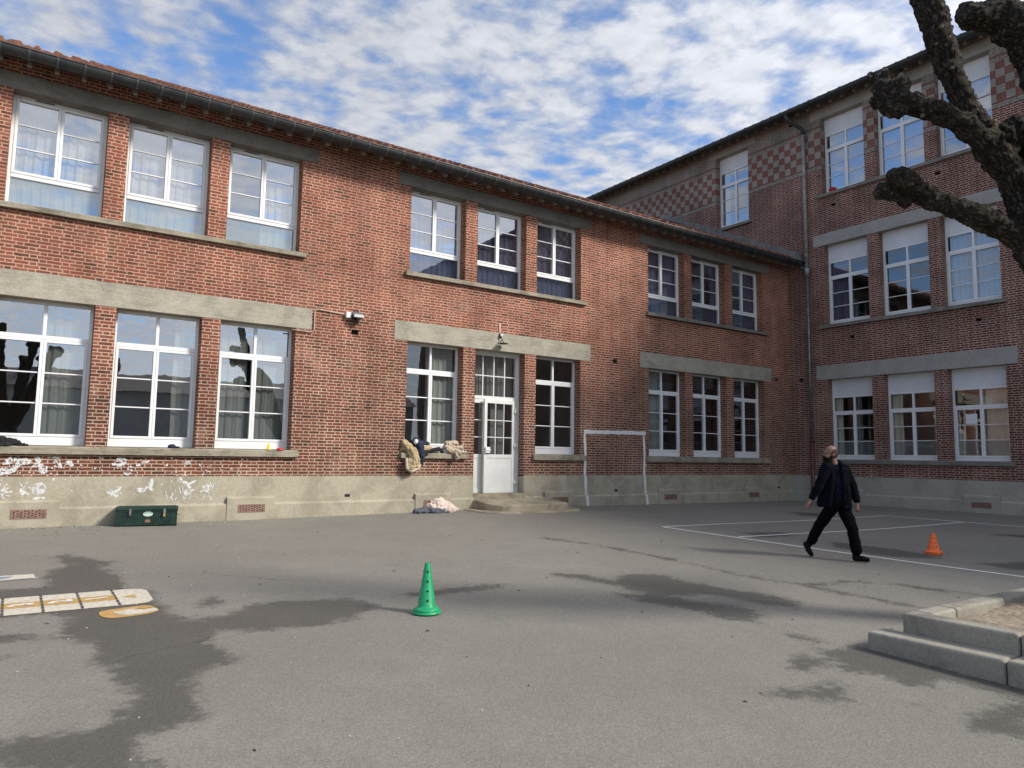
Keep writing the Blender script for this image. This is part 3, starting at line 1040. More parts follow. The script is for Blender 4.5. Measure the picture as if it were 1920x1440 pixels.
# the entrance: tall glazed light above a half glazed leaf standing ajar
DZ = 0.37
dw = G2[1][1] - G2[1][0]
dr = MB()
hD = ZL1 - DZ
F = .06
dr.box(0, F, 0, .08, 0, hD); dr.box(dw - F - .06, dw, 0, .08, 0, hD); dr.box(F, dw - F - .06, 0, .08, hD - .11, hD)
zt = 2.33
dr.box(F, dw - F - .06, -.01, .08, zt, zt + .08)
gx0, gx1, gz0, gz1 = F, dw - F - .06, zt + .08, hD - .11
for i in (1, 2, 3):
    x = gx0 + (gx1 - gx0) * i / 4
    dr.box(x - .012, x + .012, .01, .05, gz0, gz1)
zmid = (gz0 + gz1) / 2
dr.box(gx0, gx1, .012, .048, zmid - .012, zmid + .012)
door_frame = dr.build('door_frame', M['alu'], LB, loc=(G2[1][0], FR, DZ))
glass_mesh([(gx0, gx1, gz0, gz1)], .03).build('pane', M['glass'], door_frame, fix=False)
curtain_mesh(.05, dw - .1, zt, hD - .05, .2, 12, seed=5).build('curtain', cg, door_frame, fix=False)


def leaf(w_, h_, panes_x, panel_h, name, loc, rz):
    mb = MB()
    s = .085
    T = .05
    mb.box(0, s, 0, T, 0, h_); mb.box(w_ - s, w_, 0, T, 0, h_)
    mb.box(s, w_ - s, 0, T, 0, .10); mb.box(s, w_ - s, 0, T, h_ - .10, h_); mb.box(s, w_ - s, 0, T, panel_h, panel_h + .09)
    mb.box(s, w_ - s, .012, .038, .10, panel_h)
    for i in range(1, panes_x):
        x = s + (w_ - 2 * s) * i / panes_x
        mb.box(x - .011, x + .011, .006, T - .006, panel_h + .09, h_ - .10)
    for i in (1, 2):
        z = panel_h + .09 + (h_ - .19 - panel_h) * i / 3
        mb.box(s, w_ - s, .008, T - .008, z - .011, z + .011)
    o = mb.build(name, M['alu'], LB, loc=loc, bevel=.004)
    o.rotation_euler = (0, 0, rz)
    glass_mesh([(s, w_ - s, panel_h + .09, h_ - .10)], .024).build('pane', M['glass'], o, fix=False)
    return o


LW = .98
d1 = leaf(LW, zt - .01, 3, .86, 'door', (G2[1][1] - .14 - LW * math.cos(.10), FR - .03 - LW * math.sin(.10), DZ + .005), .10)
hb = MB().box(.02, .16, -.045, 0, .98, 1.13); hb.box(.05, .17, -.06, -.045, 1.04, 1.065)
hb.build('lock', M['pvc'], d1, bevel=.006)
for z in (.22, 1.15, 2.02):
    hm = MB().box(LW - .03, LW + .09, -.03, -.002, z, z + .05); hm.tube([(LW, -.025, z - .05), (LW, -.025, z + .10)], .014, 8)
    hm.build('hinge', M['alu'], d1)
MB().box(.03, .44, .02, .06, .5, 1.9).build('notice', M['cur_grey'], d1).location = (0.3, .16, .3)
d2 = leaf(.42, zt - .01, 1, .86, 'side_door', (G2[1][0] + F, FR + .01, DZ + .005), -.05)
MB().box(G2[1][0], G2[1][1], -.02, .4, .10, DZ).build('threshold', M['step'], LB)

# ------------------------------------------------------------------ the three storey building on the right (x local = along its wall towards the viewer)
RB = empty('main_building', (XC, 0, 0), -math.pi / 2, label='tall dark brick three storey school building with chequered top band on the right', cat='building')
GR = [(1.40, 2.89), (3.25, 4.74), (5.10, 6.59)]
RZ = [(1.33, 3.95), (5.75, 8.46), (10.2, 12.87)]
cuts = []
for a, b in GR:
    for z0, z1 in RZ:
        cuts.append((a, b, z0 - .1, z1, True, False))
cuts.append((-3.05, -1.55, 10.05, 12.95, True, False))
for z0, z1 in ((3.95, 4.41), (8.46, 8.85), (12.87, 13.22)):
    cuts.append((1.02, 6.89, z0, z1, False, False))
cuts.append((-3.36, -1.22, 12.95, 13.25, False, False))
for (a, c) in ((0.35, 3.95), (2.2, 5.2), (5.9, 5.2), (1.7, 9.7), (5.0, 9.72), (.2, 13.0)):
    cuts.append((a, a + .17, c, c + .10, False, True))
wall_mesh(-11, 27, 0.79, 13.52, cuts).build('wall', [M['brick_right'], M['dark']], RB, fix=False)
sh = MB()
sh.box(-11, 27, 8, 8.2, -.5, 13.5); sh.box(-11.2, -11, 0, 8.2, -.5, 13.5); sh.box(27, 27.2, 0, 8.2, -.5, 13.5)
for z in (.0, 4.5, 8.95, 13.5):
    sh.box(-11, 27, .37, 8, z, z + .25)
for x in (-.5, 7.6):
    sh.box(x, x + .15, .37, 8, .3, 13.5)
sh.build('room_walls', M['inside'], RB)
for z0, z1 in ((3.95, 4.41), (8.46, 8.85), (12.87, 13.22)):
    lintel_box(RB, 1.02, 6.89, z0, z1, M['lintel_grey'])
lintel_box(RB, -3.36, -1.22, 12.95, 13.25, M['lintel_grey'])
sill_box(RB, 1.18, 6.71, 1.21, 1.33, M['sill_grey'])
sill_box(RB, 1.18, 6.70, 5.64, 5.75, M['sill_grey'])
sill_box(RB, 1.22, 6.72, 10.09, 10.2, M['sill_grey'])
sill_box(RB, -3.2, -1.40, 10.0, 10.11, M['sill_grey'])
cb_ = M['cur_beige']
RC = [[[(cb_, .03, .2)], [(cb_, .03, .25)], [(cb_, .55, .97)]], [[(cp, .03, .5)], [], [(cw, .05, .95)]], [[], [(cw, .05, .95)], [(cw, .5, .95)]]]
rw = {}
for k, (z0, z1) in enumerate(RZ):
    for i, (a, b) in enumerate(GR):
        rw[k, i] = window(RB, 'C', a, b, z0, z1, RC[k][i], film='low' if k == 0 else None, gl='glass' if k == 2 else 'glass_dim')
window(RB, 'C', -3.05, -1.55, 10.11, 12.95, [(cb_, .05, .25)])
# roller blinds behind two of the panes (grey, drawn)
MB().box(.05, 1.44, .18, .19, .1, 2.05).build('blind', M['cur_grey'], rw[2, 0])
MB().box(.32, .62, .012, .016, 1.05, 1.33).build('paper_notice', M['paper'], rw[0, 2])
plinth_parts(RB, .004, 27, [], [(1.3, 2.55), (5.40, 6.31)], M['plinth_grey'])
vent(RB, 5.6, 0.07, .51)
eaves(RB, -11, 27, 13.27, 0.58, 0.413, -10.8, 0.49, 13.6)
tile_roof(RB, -11, 27, -.50, 13.33, 0.452, 5.0, M['roof_dark'], 0.37)
# rainwater pipe with swan neck, hopper and the red cast iron foot
dp = MB()
dp.tube([(.80, -.09, 12.55), (.82, -.09, 7.75)], .055, 12)
for z in (11.0, 9.4, 8.2):
    dp.tube([(.81, -.09, z), (.81, -.09, z + .05)], .066, 12)
pipe = dp.build('downpipe', M['zinc_light'], RB)
MB().tube([(.52, -.62, 13.22), (.53, -.62, 13.08), (.58, -.56, 12.96), (.72, -.22, 12.78), (.79, -.10, 12.66), (.80, -.09, 12.5)], .06, 12).build('elbow', M['gutter'], pipe)
MB().lathe([(.0, 7.46), (.062, 7.46), (.075, 7.50), (.12, 7.60), (.125, 7.76), (.11, 7.78), (.06, 7.78), (0, 7.78)], 18, (.82, -.10)).build('hopper', M['zinc'], pipe)
MB().tube([(.60, -.04, 7.95), (.60, -.06, 7.86), (.63, -.08, 7.80), (.72, -.10, 7.74), (.78, -.10, 7.68)], .05, 12).build('inlet_elbow', M['zinc'], pipe)
mp = MB().tube([(.82, -.09, 7.48), (.83, -.09, 1.95)], .05, 12)
for z in (5.9, 4.2, 2.6):
    mp.tube([(.825, -.09, z), (.825, -.09, z + .05)], .062, 12)
mp.build('lower_pipe', M['zinc'], pipe)
MB().tube([(.83, -.09, 2.0), (.83, -.09, .3), (.83, -.12, .1)], .062, 12).tube([(.83, -.09, 1.9), (.83, -.09, 2.0)], .075, 12).build('iron_pipe', M['castiron'], pipe)

# ------------------------------------------------------------------ buildings and trees across the yard, seen only mirrored in the panes
OB = empty('opposite_building', (0, -52, 0), label='long low building across the yard mirrored in the ground floor panes', cat='building')
ob = MB().box(-40, 34, -8, 0, -.8, 6.2)
ob.build('wall', M['lintel_grey'], OB)
MB().prism([(-8.4, 6.2), (-4, 8.0), (.4, 6.2)], 'x', -40.5, 34.5).build('roof', M['roof_dark'], OB)
for x in (1.5, 6.5, -6):
    MB().box(x, x + .9, -4.5, -3.6, 7, 9.4).build('chimney', M['terracotta'], OB)

# ------------------------------------------------------------------ things fixed to the wall


def bark_mat():
    mt = bpy.data.materials.new('bark')
    mt.use_nodes = True
    t = NT(mt.node_tree)
    oc = t.n('ShaderNodeAttribute', attribute_name='grain').outputs['Vector']
    wv = t.n('ShaderNodeTexNoise', {'Vector': oc, 'Scale': 6.0, 'Detail': 5.0}).outputs[1]
    pw_ = t.n('ShaderNodeMixRGB', {0: 0.22, 1: oc, 2: wv}, blend_type='ADD').outputs[0]
    v = t.m('ABSOLUTE', t.m('SUBTRACT', t.noise(pw_, 26.0, 6, 0.66), 0.5))
    n = t.noise(oc, 30.0, 6, 0.7)
    n2 = t.noise(oc, 4.0, 4, 0.6)
    crack = t.ss(v, 0.0, 0.075)
    c = t.mix(t.ss(n, 0.3, 0.75), (0.040, 0.032, 0.025), (0.130, 0.106, 0.082))
    c = t.mix(crack, (0.022, 0.017, 0.013), c)
    c = t.mix(t.ss(n2, 0.58, 0.78, 0.0, 0.5), c, (0.055, 0.06, 0.028))
    b = t.n('ShaderNodeBsdfPrincipled', {'Base Color': c, 'Roughness': 0.92})
    b.inputs['Specular IOR Level'].default_value = 0.25
    bp = t.n('ShaderNodeBump', {'Strength': 1.0, 'Distance': 0.03, 'Height': t.m('ADD', t.m('MULTIPLY', crack, 0.7), t.m('MULTIPLY', n, 0.7))})
    t.set(b.inputs['Normal'], bp.outputs[0])
    t.n('ShaderNodeOutputMaterial', {0: b.outputs[0]})
    return mt


M['bark'] = bark_mat()
M['cutwood'] = principled('cut_wood', (0.17, 0.13, 0.092), 0.9, var=0.35, vscale=30)
M['lamp_grey'] = principled('lamp_housing', (0.22, 0.23, 0.24), 0.45, metal=0.4)
M['black'] = principled('black_rubber', (0.015, 0.015, 0.017), 0.6)
M['cable'] = principled('cable_tube', (0.52, 0.40, 0.34), 0.6)
M['plaster'] = principled('pink_plaster', (0.55, 0.36, 0.27), 0.9, var=0.2, vscale=20)

fl_ = empty('floodlight', (6.02, 0, 4.22), label='grey outdoor floodlight on the brick wall at the end of a cable tube', cat='lamp')
MB().box(-.03, .19, -.10, -.002, .06, .10).box(.05, .07, -.20, -.02, .0, .02).tube([(.02, -.06, .13), (.02, -.06, .19), (.06, -.06, .22), (.12, -.06, .19), (.12, -.06, .13)], .017, 8).build('bracket', M['black'], fl_)
hd = MB()
hd.prism([(-.06, .18), (-.19, .11), (-.20, .04), (-.05, .05)], 'x', -.02, .20)
hd.build('housing', M['lamp_grey'], fl_, bevel=.008)
MB().box(-.01, .19, -.195, -.06, .028, .045).build('lens', M['black'], fl_)
MB().lathe([(.02, -.08), (.05, -.07), (.045, .0), (.02, .03)], 14, (.09, -.10)).build('motion_sensor', M['black'], fl_)
MB().box(-.16, -.05, -.085, -.002, .03, .16).build('junction_box', M['pvc'], fl_, bevel=.006)
ct = MB()
ct.tube([(-1.32, -.028, -.36), (-.93, -.028, -.37), (-.87, -.028, -.35), (-.845, -.028, -.30), (-.845, -.028, .06), (-.82, -.028, .12), (-.76, -.028, .14), (-.12, -.028, .10)], .013, 8)
for p in ((-1.2, -.36), (-1.0, -.365), (-.5, .125)):
    ct.box(p[0] - .012, p[0] + .012, -.045, -.002, p[1] - .018, p[1] + .018)
ct.build('cable_tube', M['cable'], fl_)

wl_ = empty('wall_lamp', (9.93, 0, 4.10), label='small broken lamp on a bent arm above the entrance door', cat='lamp')
MB().prism([(-.03, .50), (.05, .52), (.03, .42), (.035, .30), (.0, .22), (-.02, .30)], 'y', -.016, -.003).build('plaster_patch', M['plaster'], wl_)
MB().tube([(.0, -.02, .24), (-.01, -.05, .18), (.01, -.05, .13)], .022, 8).build('base', M['black'], wl_)
MB().ball((.02, -.06, .19), .042, 8).build('globe', M['pvc'], wl_)
MB().tube([(.01, -.05, .14), (.03, -.09, .08), (-.04, -.10, .02), (-.03, -.12, -.02)], .013, 8).tube([(.03, -.09, .08), (.06, -.12, .0)], .008, 6).build('arm', M['black'], wl_)
MB().lathe([(.0, -.005), (.10, -.012), (.13, -.03), (.10, -.022), (0, -.02)], 20, (.02, -.16)).build('shade', M['black'], wl_)

# painted goal: wobbly white bands brushed straight on brick and plinth
def band(mb, pts, wd, y):
    r = random.Random(len(mb.v) + 5)
    P = []
    for (a, b) in zip(pts[:-1], pts[1:]):
        n = max(2, int(math.dist(a, b) / .09))
        for i in range(n):
            t = i / n
            P.append((a[0] + (b[0] - a[0]) * t, a[1] + (b[1] - a[1]) * t))
    P.append(pts[-1])
    vs, fs = [], []
    for i, p in enumerate(P):
        q0, q1 = P[max(i - 1, 0)], P[min(i + 1, len(P) - 1)]
        tx, tz = q1[0] - q0[0], q1[1] - q0[1]
        L = math.hypot(tx, tz)
        nx_, nz_ = -tz / L, tx / L
        for s in (-1, 1):
            k = wd / 2 * s + r.uniform(-.009, .009)
            vs.append((p[0] + nx_ * k, y, p[1] + nz_ * k))
    for i in range(len(P) - 1):
        fs.append((2 * i, 2 * i + 1, 2 * i + 3, 2 * i + 2))
    mb.add(vs, fs)
    return mb


gl_ = empty('painted_goal', (12.75, 0, 0), label='football goal frame painted in white on the brick wall', cat='goal')
band(MB(), [(-.04, 1.97), (1.1, 1.99), (2.27, 2.0)], .105, -.005).build('crossbar', M['white_paint'], gl_, fix=False)
for x0 in (0.0, 2.21):
    pm = band(MB(), [(x0, .81), (x0 + .01, 1.4), (x0 - .02, 1.92)], .085, -.0045)
    band(pm, [(x0 + .035, .265), (x0, .81)], .085, -.0185)
    band(pm, [(x0 + .055, -.03), (x0 + .035, .27)], .09, -.0665)
    pm.build('post', M['white_paint'], gl_, fix=False)

# the remains of a white animal and flower mural below the sill
def ell(mb, c, a, b, rot, y, n=18, jag=.12, seed=0):
    r = random.Random(seed)
    pts = []
    y -= .0006 * (len(mb.f) % 18)
    for i in range(n):
        q = 2 * math.pi * i / n
        k = 1 + r.uniform(-jag, jag)
        x, z = a * k * math.cos(q), b * k * math.sin(q)
        pts.append((c[0] + x * math.cos(rot) - z * math.sin(rot), y, c[1] + x * math.sin(rot) + z * math.cos(rot)))
    mb.add(pts, [tuple(range(n))])


Yp, Yb = -.0165, -.005
M['mural_grey'] = principled('faded_mural_paint', (0.46, 0.44, 0.42), 0.85, var=0.3, vscale=25)
mi = [M['mural_white'], M['mural_grey']]


def mural(name, label, mb):
    mb.build(name, mi, None, fix=False, label=label, cat='wall painting', group='peeling white mural on the left wing')


s = MB()
ell(s, (.46, .60), .105, .105, 0, Yp, 24, .05, 1)
ell(s, (.47, .44), .09, .025, .05, Yp, 14, .1, 2); ell(s, (.22, .55), .035, .06, .3, Yp, 14, .1, 3); ell(s, (.29, .53), .07, .022, -.5, Yp, 12, .1, 4)
for q in (-.5, .35):
    ell(s, (.22 + q * .06 + .02, .66), .008, .07, -q, Yp, 8, .1, 5)
for k in (0.085, .055, .028):
    n = 22
    vs = []
    for i in range(n + 1):
        a = 2 * math.pi * i / n
        vs += [(.46 + k * math.cos(a), Yp - .0015, .60 + k * math.sin(a)), (.46 + (k - .007) * math.cos(a), Yp - .0015, .60 + (k - .007) * math.sin(a))]
    s.add(vs, [(2 * i, 2 * i + 1, 2 * i + 3, 2 * i + 2) for i in range(n)], 1)
mural('painted_snail', 'white painted snail with a spiral shell on the plinth above the leftmost air vent', s)


def petals(c, n, r0, r1, wd, y, seed, a0=0, a1=2 * math.pi):
    mb = MB(); r = random.Random(seed)
    for i in range(n):
        q = a0 + (a1 - a0) * i / n + r.uniform(-.1, .1)
        rr = r1 * r.uniform(.75, 1.1)
        m_ = (r0 + rr) / 2
        ell(mb, (c[0] + m_ * math.cos(q), c[1] + m_ * math.sin(q)), (rr - r0) / 2, wd, q, y, 10, .18, seed * 10 + i)
    return mb


f1 = petals((1.62, .56), 8, .02, .15, .022, Yp, 3, 3.3, 5.6); ell(f1, (1.66, .58), .05, .055, 0, Yp, 14, .15, 9)
mural('painted_flower', 'white painted drooping flower on the plinth left of the green trunk', f1)
mural('painted_flower', 'white painted daisy of thin petals at the right end of the plinth mural', petals((3.17, .57), 15, .02, .115, .011, Yp, 5))
mural('painted_flower', 'white painted half daisy on the plinth at the left edge of the photo', petals((-.08, .55), 11, .02, .17, .016, Yp, 6))
bf = MB()
for (dx_, dz_, a, b, rt) in ((-.09, -.04, .075, .045, -.2), (.0, .0, .035, .03, .6), (.07, .10, .04, .075, -.35), (.08, -.02, .035, .06, .45), (.07, .04, .04, .03, .5)):
    ell(bf, (2.14 + dx_, .60 + dz_), a, b, rt, Yp, 14, .1, int(100 * a + dz_ * 70))
mural('painted_butterfly', 'white painted butterfly on the plinth just above the green trunk', bf)
cr_ = MB()
for (dx_, dz_, a, b, rt) in ((-.12, .12, .05, .045, 0), (.0, .05, .10, .035, -.5), (.06, -.02, .11, .03, -.7), (.10, .07, .09, .022, .5), (.0, -.12, .05, .06, .3), (-.04, -.22, .018, .07, .2)):
    ell(cr_, (2.82 + dx_, .66 + dz_ - .04), a, b, rt, Yp, 14, .2, int(a * 500 + dz_ * 99))
mural('painted_insect', 'white painted grasshopper shape with thin legs right of the green trunk', cr_)
gr_ = MB(); rr_ = random.Random(4)
for i in range(20):
    x = 2.42 + .95 * rr_.random(); z = .35 + .3 * rr_.random()
    ell(gr_, (x, z), .009, rr_.uniform(.03, .10), rr_.uniform(-.7, .5), Yp, 8, .2, i)
mural('painted_grass', 'white painted grass blades on the plinth over the right end of the green trunk', gr_)
bird = MB()
for (x, z, a, b, rt) in ((.02, 1.08, .11, .05, .45), (.20, 1.06, .13, .055, .15), (.10, .97, .07, .045, .9), (-.05, .90, .13, .06, .2), (.08, .92, .06, .03, 1.0), (-.16, .88, .05, .07, .2)):
    ell(bird, (x, z), a, b, rt, Yb, 16, .2, int(x * 90 + z * 50))
mural('painted_bird', 'white painted bird with spread wings on the brick at the left edge of the photo', bird)
ow = MB()
for (x, z, a, b, rt) in ((.42, 1.09, .045, .06, .2), (.46, 1.0, .05, .03, .3), (.47, .93, .035, .08, .15), (.53, .93, .035, .075, -.3), (.38, .99, .06, .02, .2)):
    ell(ow, (x, z), a, b, rt, Yb, 16, .22, int(x * 90 + z * 50))
mural('painted_bird', 'white painted owl like bird on the brick above the painted snail', ow)
b3 = MB()
for (x, z, a, b, rt) in ((.70, 1.08, .05, .02, .2), (.74, 1.0, .03, .06, .3), (.88, 1.05, .055, .05, .2), (.92, 1.01, .03, .03, .3), (.68, 1.14, .07, .018, .0)):
    ell(b3, (x, z), a, b, rt, Yb, 12, .3, int(x * 90 + z * 50))
mural('painted_blotch', 'ragged white paint remains on the brick right of the painted owl', b3)
b4 = MB()
for (x, z, a, b, rt) in ((1.66, 1.11, .05, .05, .2), (1.73, 1.04, .06, .035, .4), (1.66, 1.0, .04, .05, .3), (1.58, 1.03, .05, .022, -.2), (1.74, 1.12, .05, .02, -.4), (1.8, .86, .05, .03, 0)):
    ell(b4, (x, z), a, b, rt, Yb, 14, .28, int(x * 90 + z * 50))
mural('painted_moth', 'white painted moth on the brick under the second ground floor window', b4)
b5 = MB()
for (x, z, a, b, rt) in ((1.98, 1.02, .035, .03, .2), (2.06, 1.07, .06, .02, .4), (2.12, 1.08, .04, .018, .3)):
    ell(b5, (x, z), a, b, rt, Yb, 12, .28, int(x * 90 + z * 50))
mural('painted_ladybird', 'small white painted bug on the brick above the trunk lid', b5)
b6 = MB()
for (x, z, a, b, rt) in ((2.80, 1.06, .035, .04, .2), (2.85, 1.07, .02, .05, .6), (2.88, 1.10, .04, .012, .4)):
    ell(b6, (x, z), a, b, rt, Yb, 12, .3, int(x * 90 + z * 50), )
b6.mi = [1] * len(b6.mi)
mural('painted_heart', 'faint grey heart shaped paint mark high on the brick under the sill', b6)
fk = MB(); rr_ = random.Random(12)
for i in range(120):
    x = rr_.uniform(-.3, 3.9); up = rr_.random() < .78
    z = rr_.uniform(.83, 1.16) if up else rr_.uniform(.45, .79)
    if 3.3 < x and rr_.random() < .8: continue
    a = rr_.uniform(.004, .018)
    ell(fk, (x, z), a * rr_.uniform(.7, 2.2), a, rr_.uniform(0, 3), Yb if up else Yp, 7, .4, i, )
fk.build('paint_flakes', mi, None, fix=False, kind='stuff', label='scattered flakes of white paint left on brick and plinth', cat='paint')

# ------------------------------------------------------------------ door step
st = empty('door_step', (0, 0, 0), label='worn concrete door step with rounded corner below the white door', cat='step')


def rounded(x0, x1, yf0, yf1, r0, r1, zb, zf, zback):
    pts = [(x0, -.01)]
    for i in range(9):
        a = math.pi + (math.pi / 2) * i / 8
        pts.append((x0 + r0 + r0 * math.cos(a), yf0 + r0 + r0 * math.sin(a)))
    for i in range(7):
        a = 1.5 * math.pi + (math.pi / 2) * i / 6
        pts.append((x1 - r1 + r1 * math.cos(a), yf1 + r1 + r1 * math.sin(a)))
    pts.append((x1, -.01))
    mb = MB(); n = len(pts)
    L = []
    def zt_(y): return zf + (zback - zf) * (1 - min(1, -y / -yf0))
    cx, cy = (x0 + x1) / 2, yf0 / 2
    rings = [(1.0, 0, True), (1.0, -.03, False), (.985, -.006, False), (.965, 0, False)]
    vs = [(x, y, zb) for x, y in pts]
    for sc, dz_, _ in ((1.0, -.035, 0), (.992, -.012, 0), (.972, 0, 0)):
        vs += [(cx + (x - cx) * sc, min(cy + (y - cy) * sc, -.01) if y < -.02 else y, zt_(y) + dz_) for x, y in pts]
    fs = []
    for k in range(3):
        for i in range(n - 1):
            fs.append((k * n + i, k * n + i + 1, (k + 1) * n + i + 1, (k + 1) * n + i))
    fs.append(tuple(3 * n + i for i in range(n)))
    return mb.add(vs, fs)


rounded(9.22, 11.50, -1.02, -.90, .55, .10, -.3, .145, .25).build('step_block', M['step'], st)
rounded(8.95, 11.85, -1.30, -1.28, .75, .60, -.3, .012, .03).build('apron', M['step'], st)

# ------------------------------------------------------------------ planter with stone kerbs
pl = empty('planter', (6.2, -11.5, -.33), label='raised tree bed edged with two rows of stone kerbs at the right', cat='planter')


def kerb_run(name, along, a0, a1, c0, c1, z0, z1, joints, r=.028, mi_='kerb'):
    """kerb stones, one mesh each; along 'y' or 'x'"""
    ed = [a0, *joints, a1]
    for p, q in zip(ed[:-1], ed[1:]):
        mb = MB()
        g = .004
        if along == 'y':
            mb.box(c0, c1, p + g, q - g, z0, z1)
        else:
            mb.box(p + g, q - g, c0, c1, z0, z1)
        o = mb.build(name, M[mi_], pl, bevel=r)
        o.modifiers['bevel'].segments = 4
        o.matrix_parent_inverse = pl.matrix_world.inverted()


bpy.context.view_layer.update()
pl_inv = Matrix.Translation(pl.location).inverted()


def pfix():
    for c in pl.children:
        c.matrix_parent_inverse = pl_inv


kerb_run('lower_kerb', 'y', -16.5, -11.50, 6.16, 6.42, -.9, -.178, [-15.5, -14.5, -13.55, -12.56])
kerb_run('upper_kerb', 'y', -16.5, -11.68, 6.40, 6.60, -.9, -.02, [-15.4, -14.4, -13.5, -12.57])
kerb_run('upper_kerb', 'x', 6.60, 11.6, -11.852, -11.68, -.9, -.018, [7.02, 8.0, 9.0, 10.0, 11.0])
kerb_run('upper_kerb', 'x', 6.60, 11.4, -16.7, -16.51, -.9, -.02, [7.4, 8.4, 9.4, 10.4])
kerb_run('upper_kerb', 'y', -16.7, -11.86, 11.402, 11.6, -.9, -.02, [-14.4, -13.4])
sm = MB()
n = 46
vs, fs = [], []
for j in range(n + 1):
    for i in range(n + 1):
        x = 6.6 + 4.8 * i / n; y = -16.51 + 4.658 * j / n
        d = math.hypot(x - 8.85, y + 12.6)
        z = -.115 + .05 * mnoise.noise(Vector((x * 1.5, y * 1.5, 0))) + .03 * mnoise.noise(Vector((x * 6, y * 6, 2))) + .10 * math.exp(-d * d * 1.2)
        vs.append((x, y, z))
for j in range(n):
    for i in range(n):
        k = j * (n + 1) + i
        fs.append((k, k + 1, k + n + 2, k + n + 1))
sm.add(vs, fs, 0, True).build('soil', M['soil'], pl, fix=False)
pfix()

# ------------------------------------------------------------------ pollarded trees


def limb(tree, pts, seed, knuckle=None, voxel=.022, mat='bark', name='limb', stubs=0, rough=1.0, scars=0):
    """pts: (x,y,z,r); a gnarled branch ending in a pollard head"""
    r = random.Random(seed)
    mb = MB()
    # refine the path with some wander
    P = [Vector(p[:3]) for p in pts]; R = [p[3] for p in pts]
    Q = []
    for i in range(len(P) - 1):
        for k in range(3):
            t = k / 3
            q = P[i].lerp(P[i + 1], t)
            rr = R[i] + (R[i + 1] - R[i]) * t
            if k: q += Vector((r.uniform(-1, 1), r.uniform(-1, 1), r.uniform(-1, 1))) * rr * .12
            Q.append((*q, rr * r.uniform(.93, 1.08)))
    Q.append((*P[-1], R[-1]))
    mb.chain(Q, 12)
    for q in Q[2:]:            # old pruning scars and swellings
        if r.random() < .45:
            d = Vector((r.uniform(-1, 1), r.uniform(-1, 1), r.uniform(-1, 1))).normalized()
            mb.ball(Vector(q[:3]) + d * q[3] * .75, q[3] * r.uniform(.25, .5), 6)
    cuts_ = []
    if knuckle:
        c = Vector(pts[-1][:3]); kr = knuckle
        for i in range(16):
            d = Vector((r.uniform(-1, 1), r.uniform(-1, 1), r.uniform(-1, 1))).normalized()
            mb.ball(c + d * kr * r.uniform(.35, .85), kr * r.uniform(.28, .55), 6)
        for i in range(stubs):
            d = Vector((r.uniform(-.6, .6), r.uniform(-.6, .6), r.uniform(.5, 1))).normalized()
            a = c + d * kr * .6; b = c + d * kr * r.uniform(1.55, 1.95)
            mb.cap(a, kr * .22, b, kr * .15, 8)
            cuts_.append((b + d * kr * .12, d, kr * .14))
    for i in range(scars):      # sawn-off shoots: short pale pegs all round the older wood
        q = Q[r.randrange(len(Q) // 3, len(Q))]
        d = Vector((r.uniform(-1, 1), r.uniform(-1, .4), r.uniform(-1, 1))).normalized()
        rr_ = q[3] * (1.0 if not (knuckle and q is Q[-1]) else 1.15)
        b = Vector(q[:3]) + d * (rr_ + .012)
        k_ = r.uniform(.009, .019)
        mb.cap(Vector(q[:3]) + d * rr_ * .6, k_ * 1.9, b, k_ * 1.25, 8)
        cuts_.append((b + d * k_ * 1.25, d, k_))
    def disp(co):
        n1_ = mnoise.fractal(co * 7.0, 1.0, 2.1, 4)
        n2_ = mnoise.fractal(Vector((co.x * 26, co.y * 26, co.z * 26)), .8, 2.0, 3)
        return (0.020 * n1_ + 0.020 * n2_) * rough
    o = remesh(mb, name, M[mat], voxel, tree, 2, disp)
    me = o.data
    nv = len(me.vertices)
    co = np.empty(nv * 3, 'f'); me.vertices.foreach_get('co', co); co = co.reshape(-1, 3)
    best = np.full(nv, 1e9); G = np.zeros((nv, 3))
    arc = 0.0
    for a_, b_ in zip(Q[:-1], Q[1:]):
        A = np.array(a_[:3]); B = np.array(b_[:3]); L_ = np.linalg.norm(B - A); tv = (B - A) / max(L_, 1e-6)
        tt_ = np.clip((co - A) @ tv, 0, L_)
        rel = co - A - tt_[:, None] * tv
        d_ = np.linalg.norm(rel, axis=1)
        sel = d_ < best
        best[sel] = d_[sel]
        flat = co - ((co - A) @ tv)[:, None] * tv
        G[sel] = (flat - A * 0 + ((arc + (co - A) @ tv) * 0.22)[:, None] * tv)[sel]
        arc += L_
    ga = me.attributes.new('grain', 'FLOAT_VECTOR', 'POINT')
    ga.data.foreach_set('vector', G.astype('f').ravel())
    for (p, d, rr) in cuts_:
        c = MB().lathe([(0, .012), (rr * .9, .01), (rr, 0), (rr, -.05)], 10).build('pruned_stub', M['cutwood'], o)
        c.location = p; c.rotation_euler = d.to_track_quat('Z', 'Y').to_euler()
    return o


K = 6.8 / 5.5


def dz(p, drop=.34):
    """joint positions"""
    x, y, z, r = p
    z -= drop
    return (x * K, -15.044 + (y + 15.044) * K, 1.26 + (z - 1.26) * K, r * K)


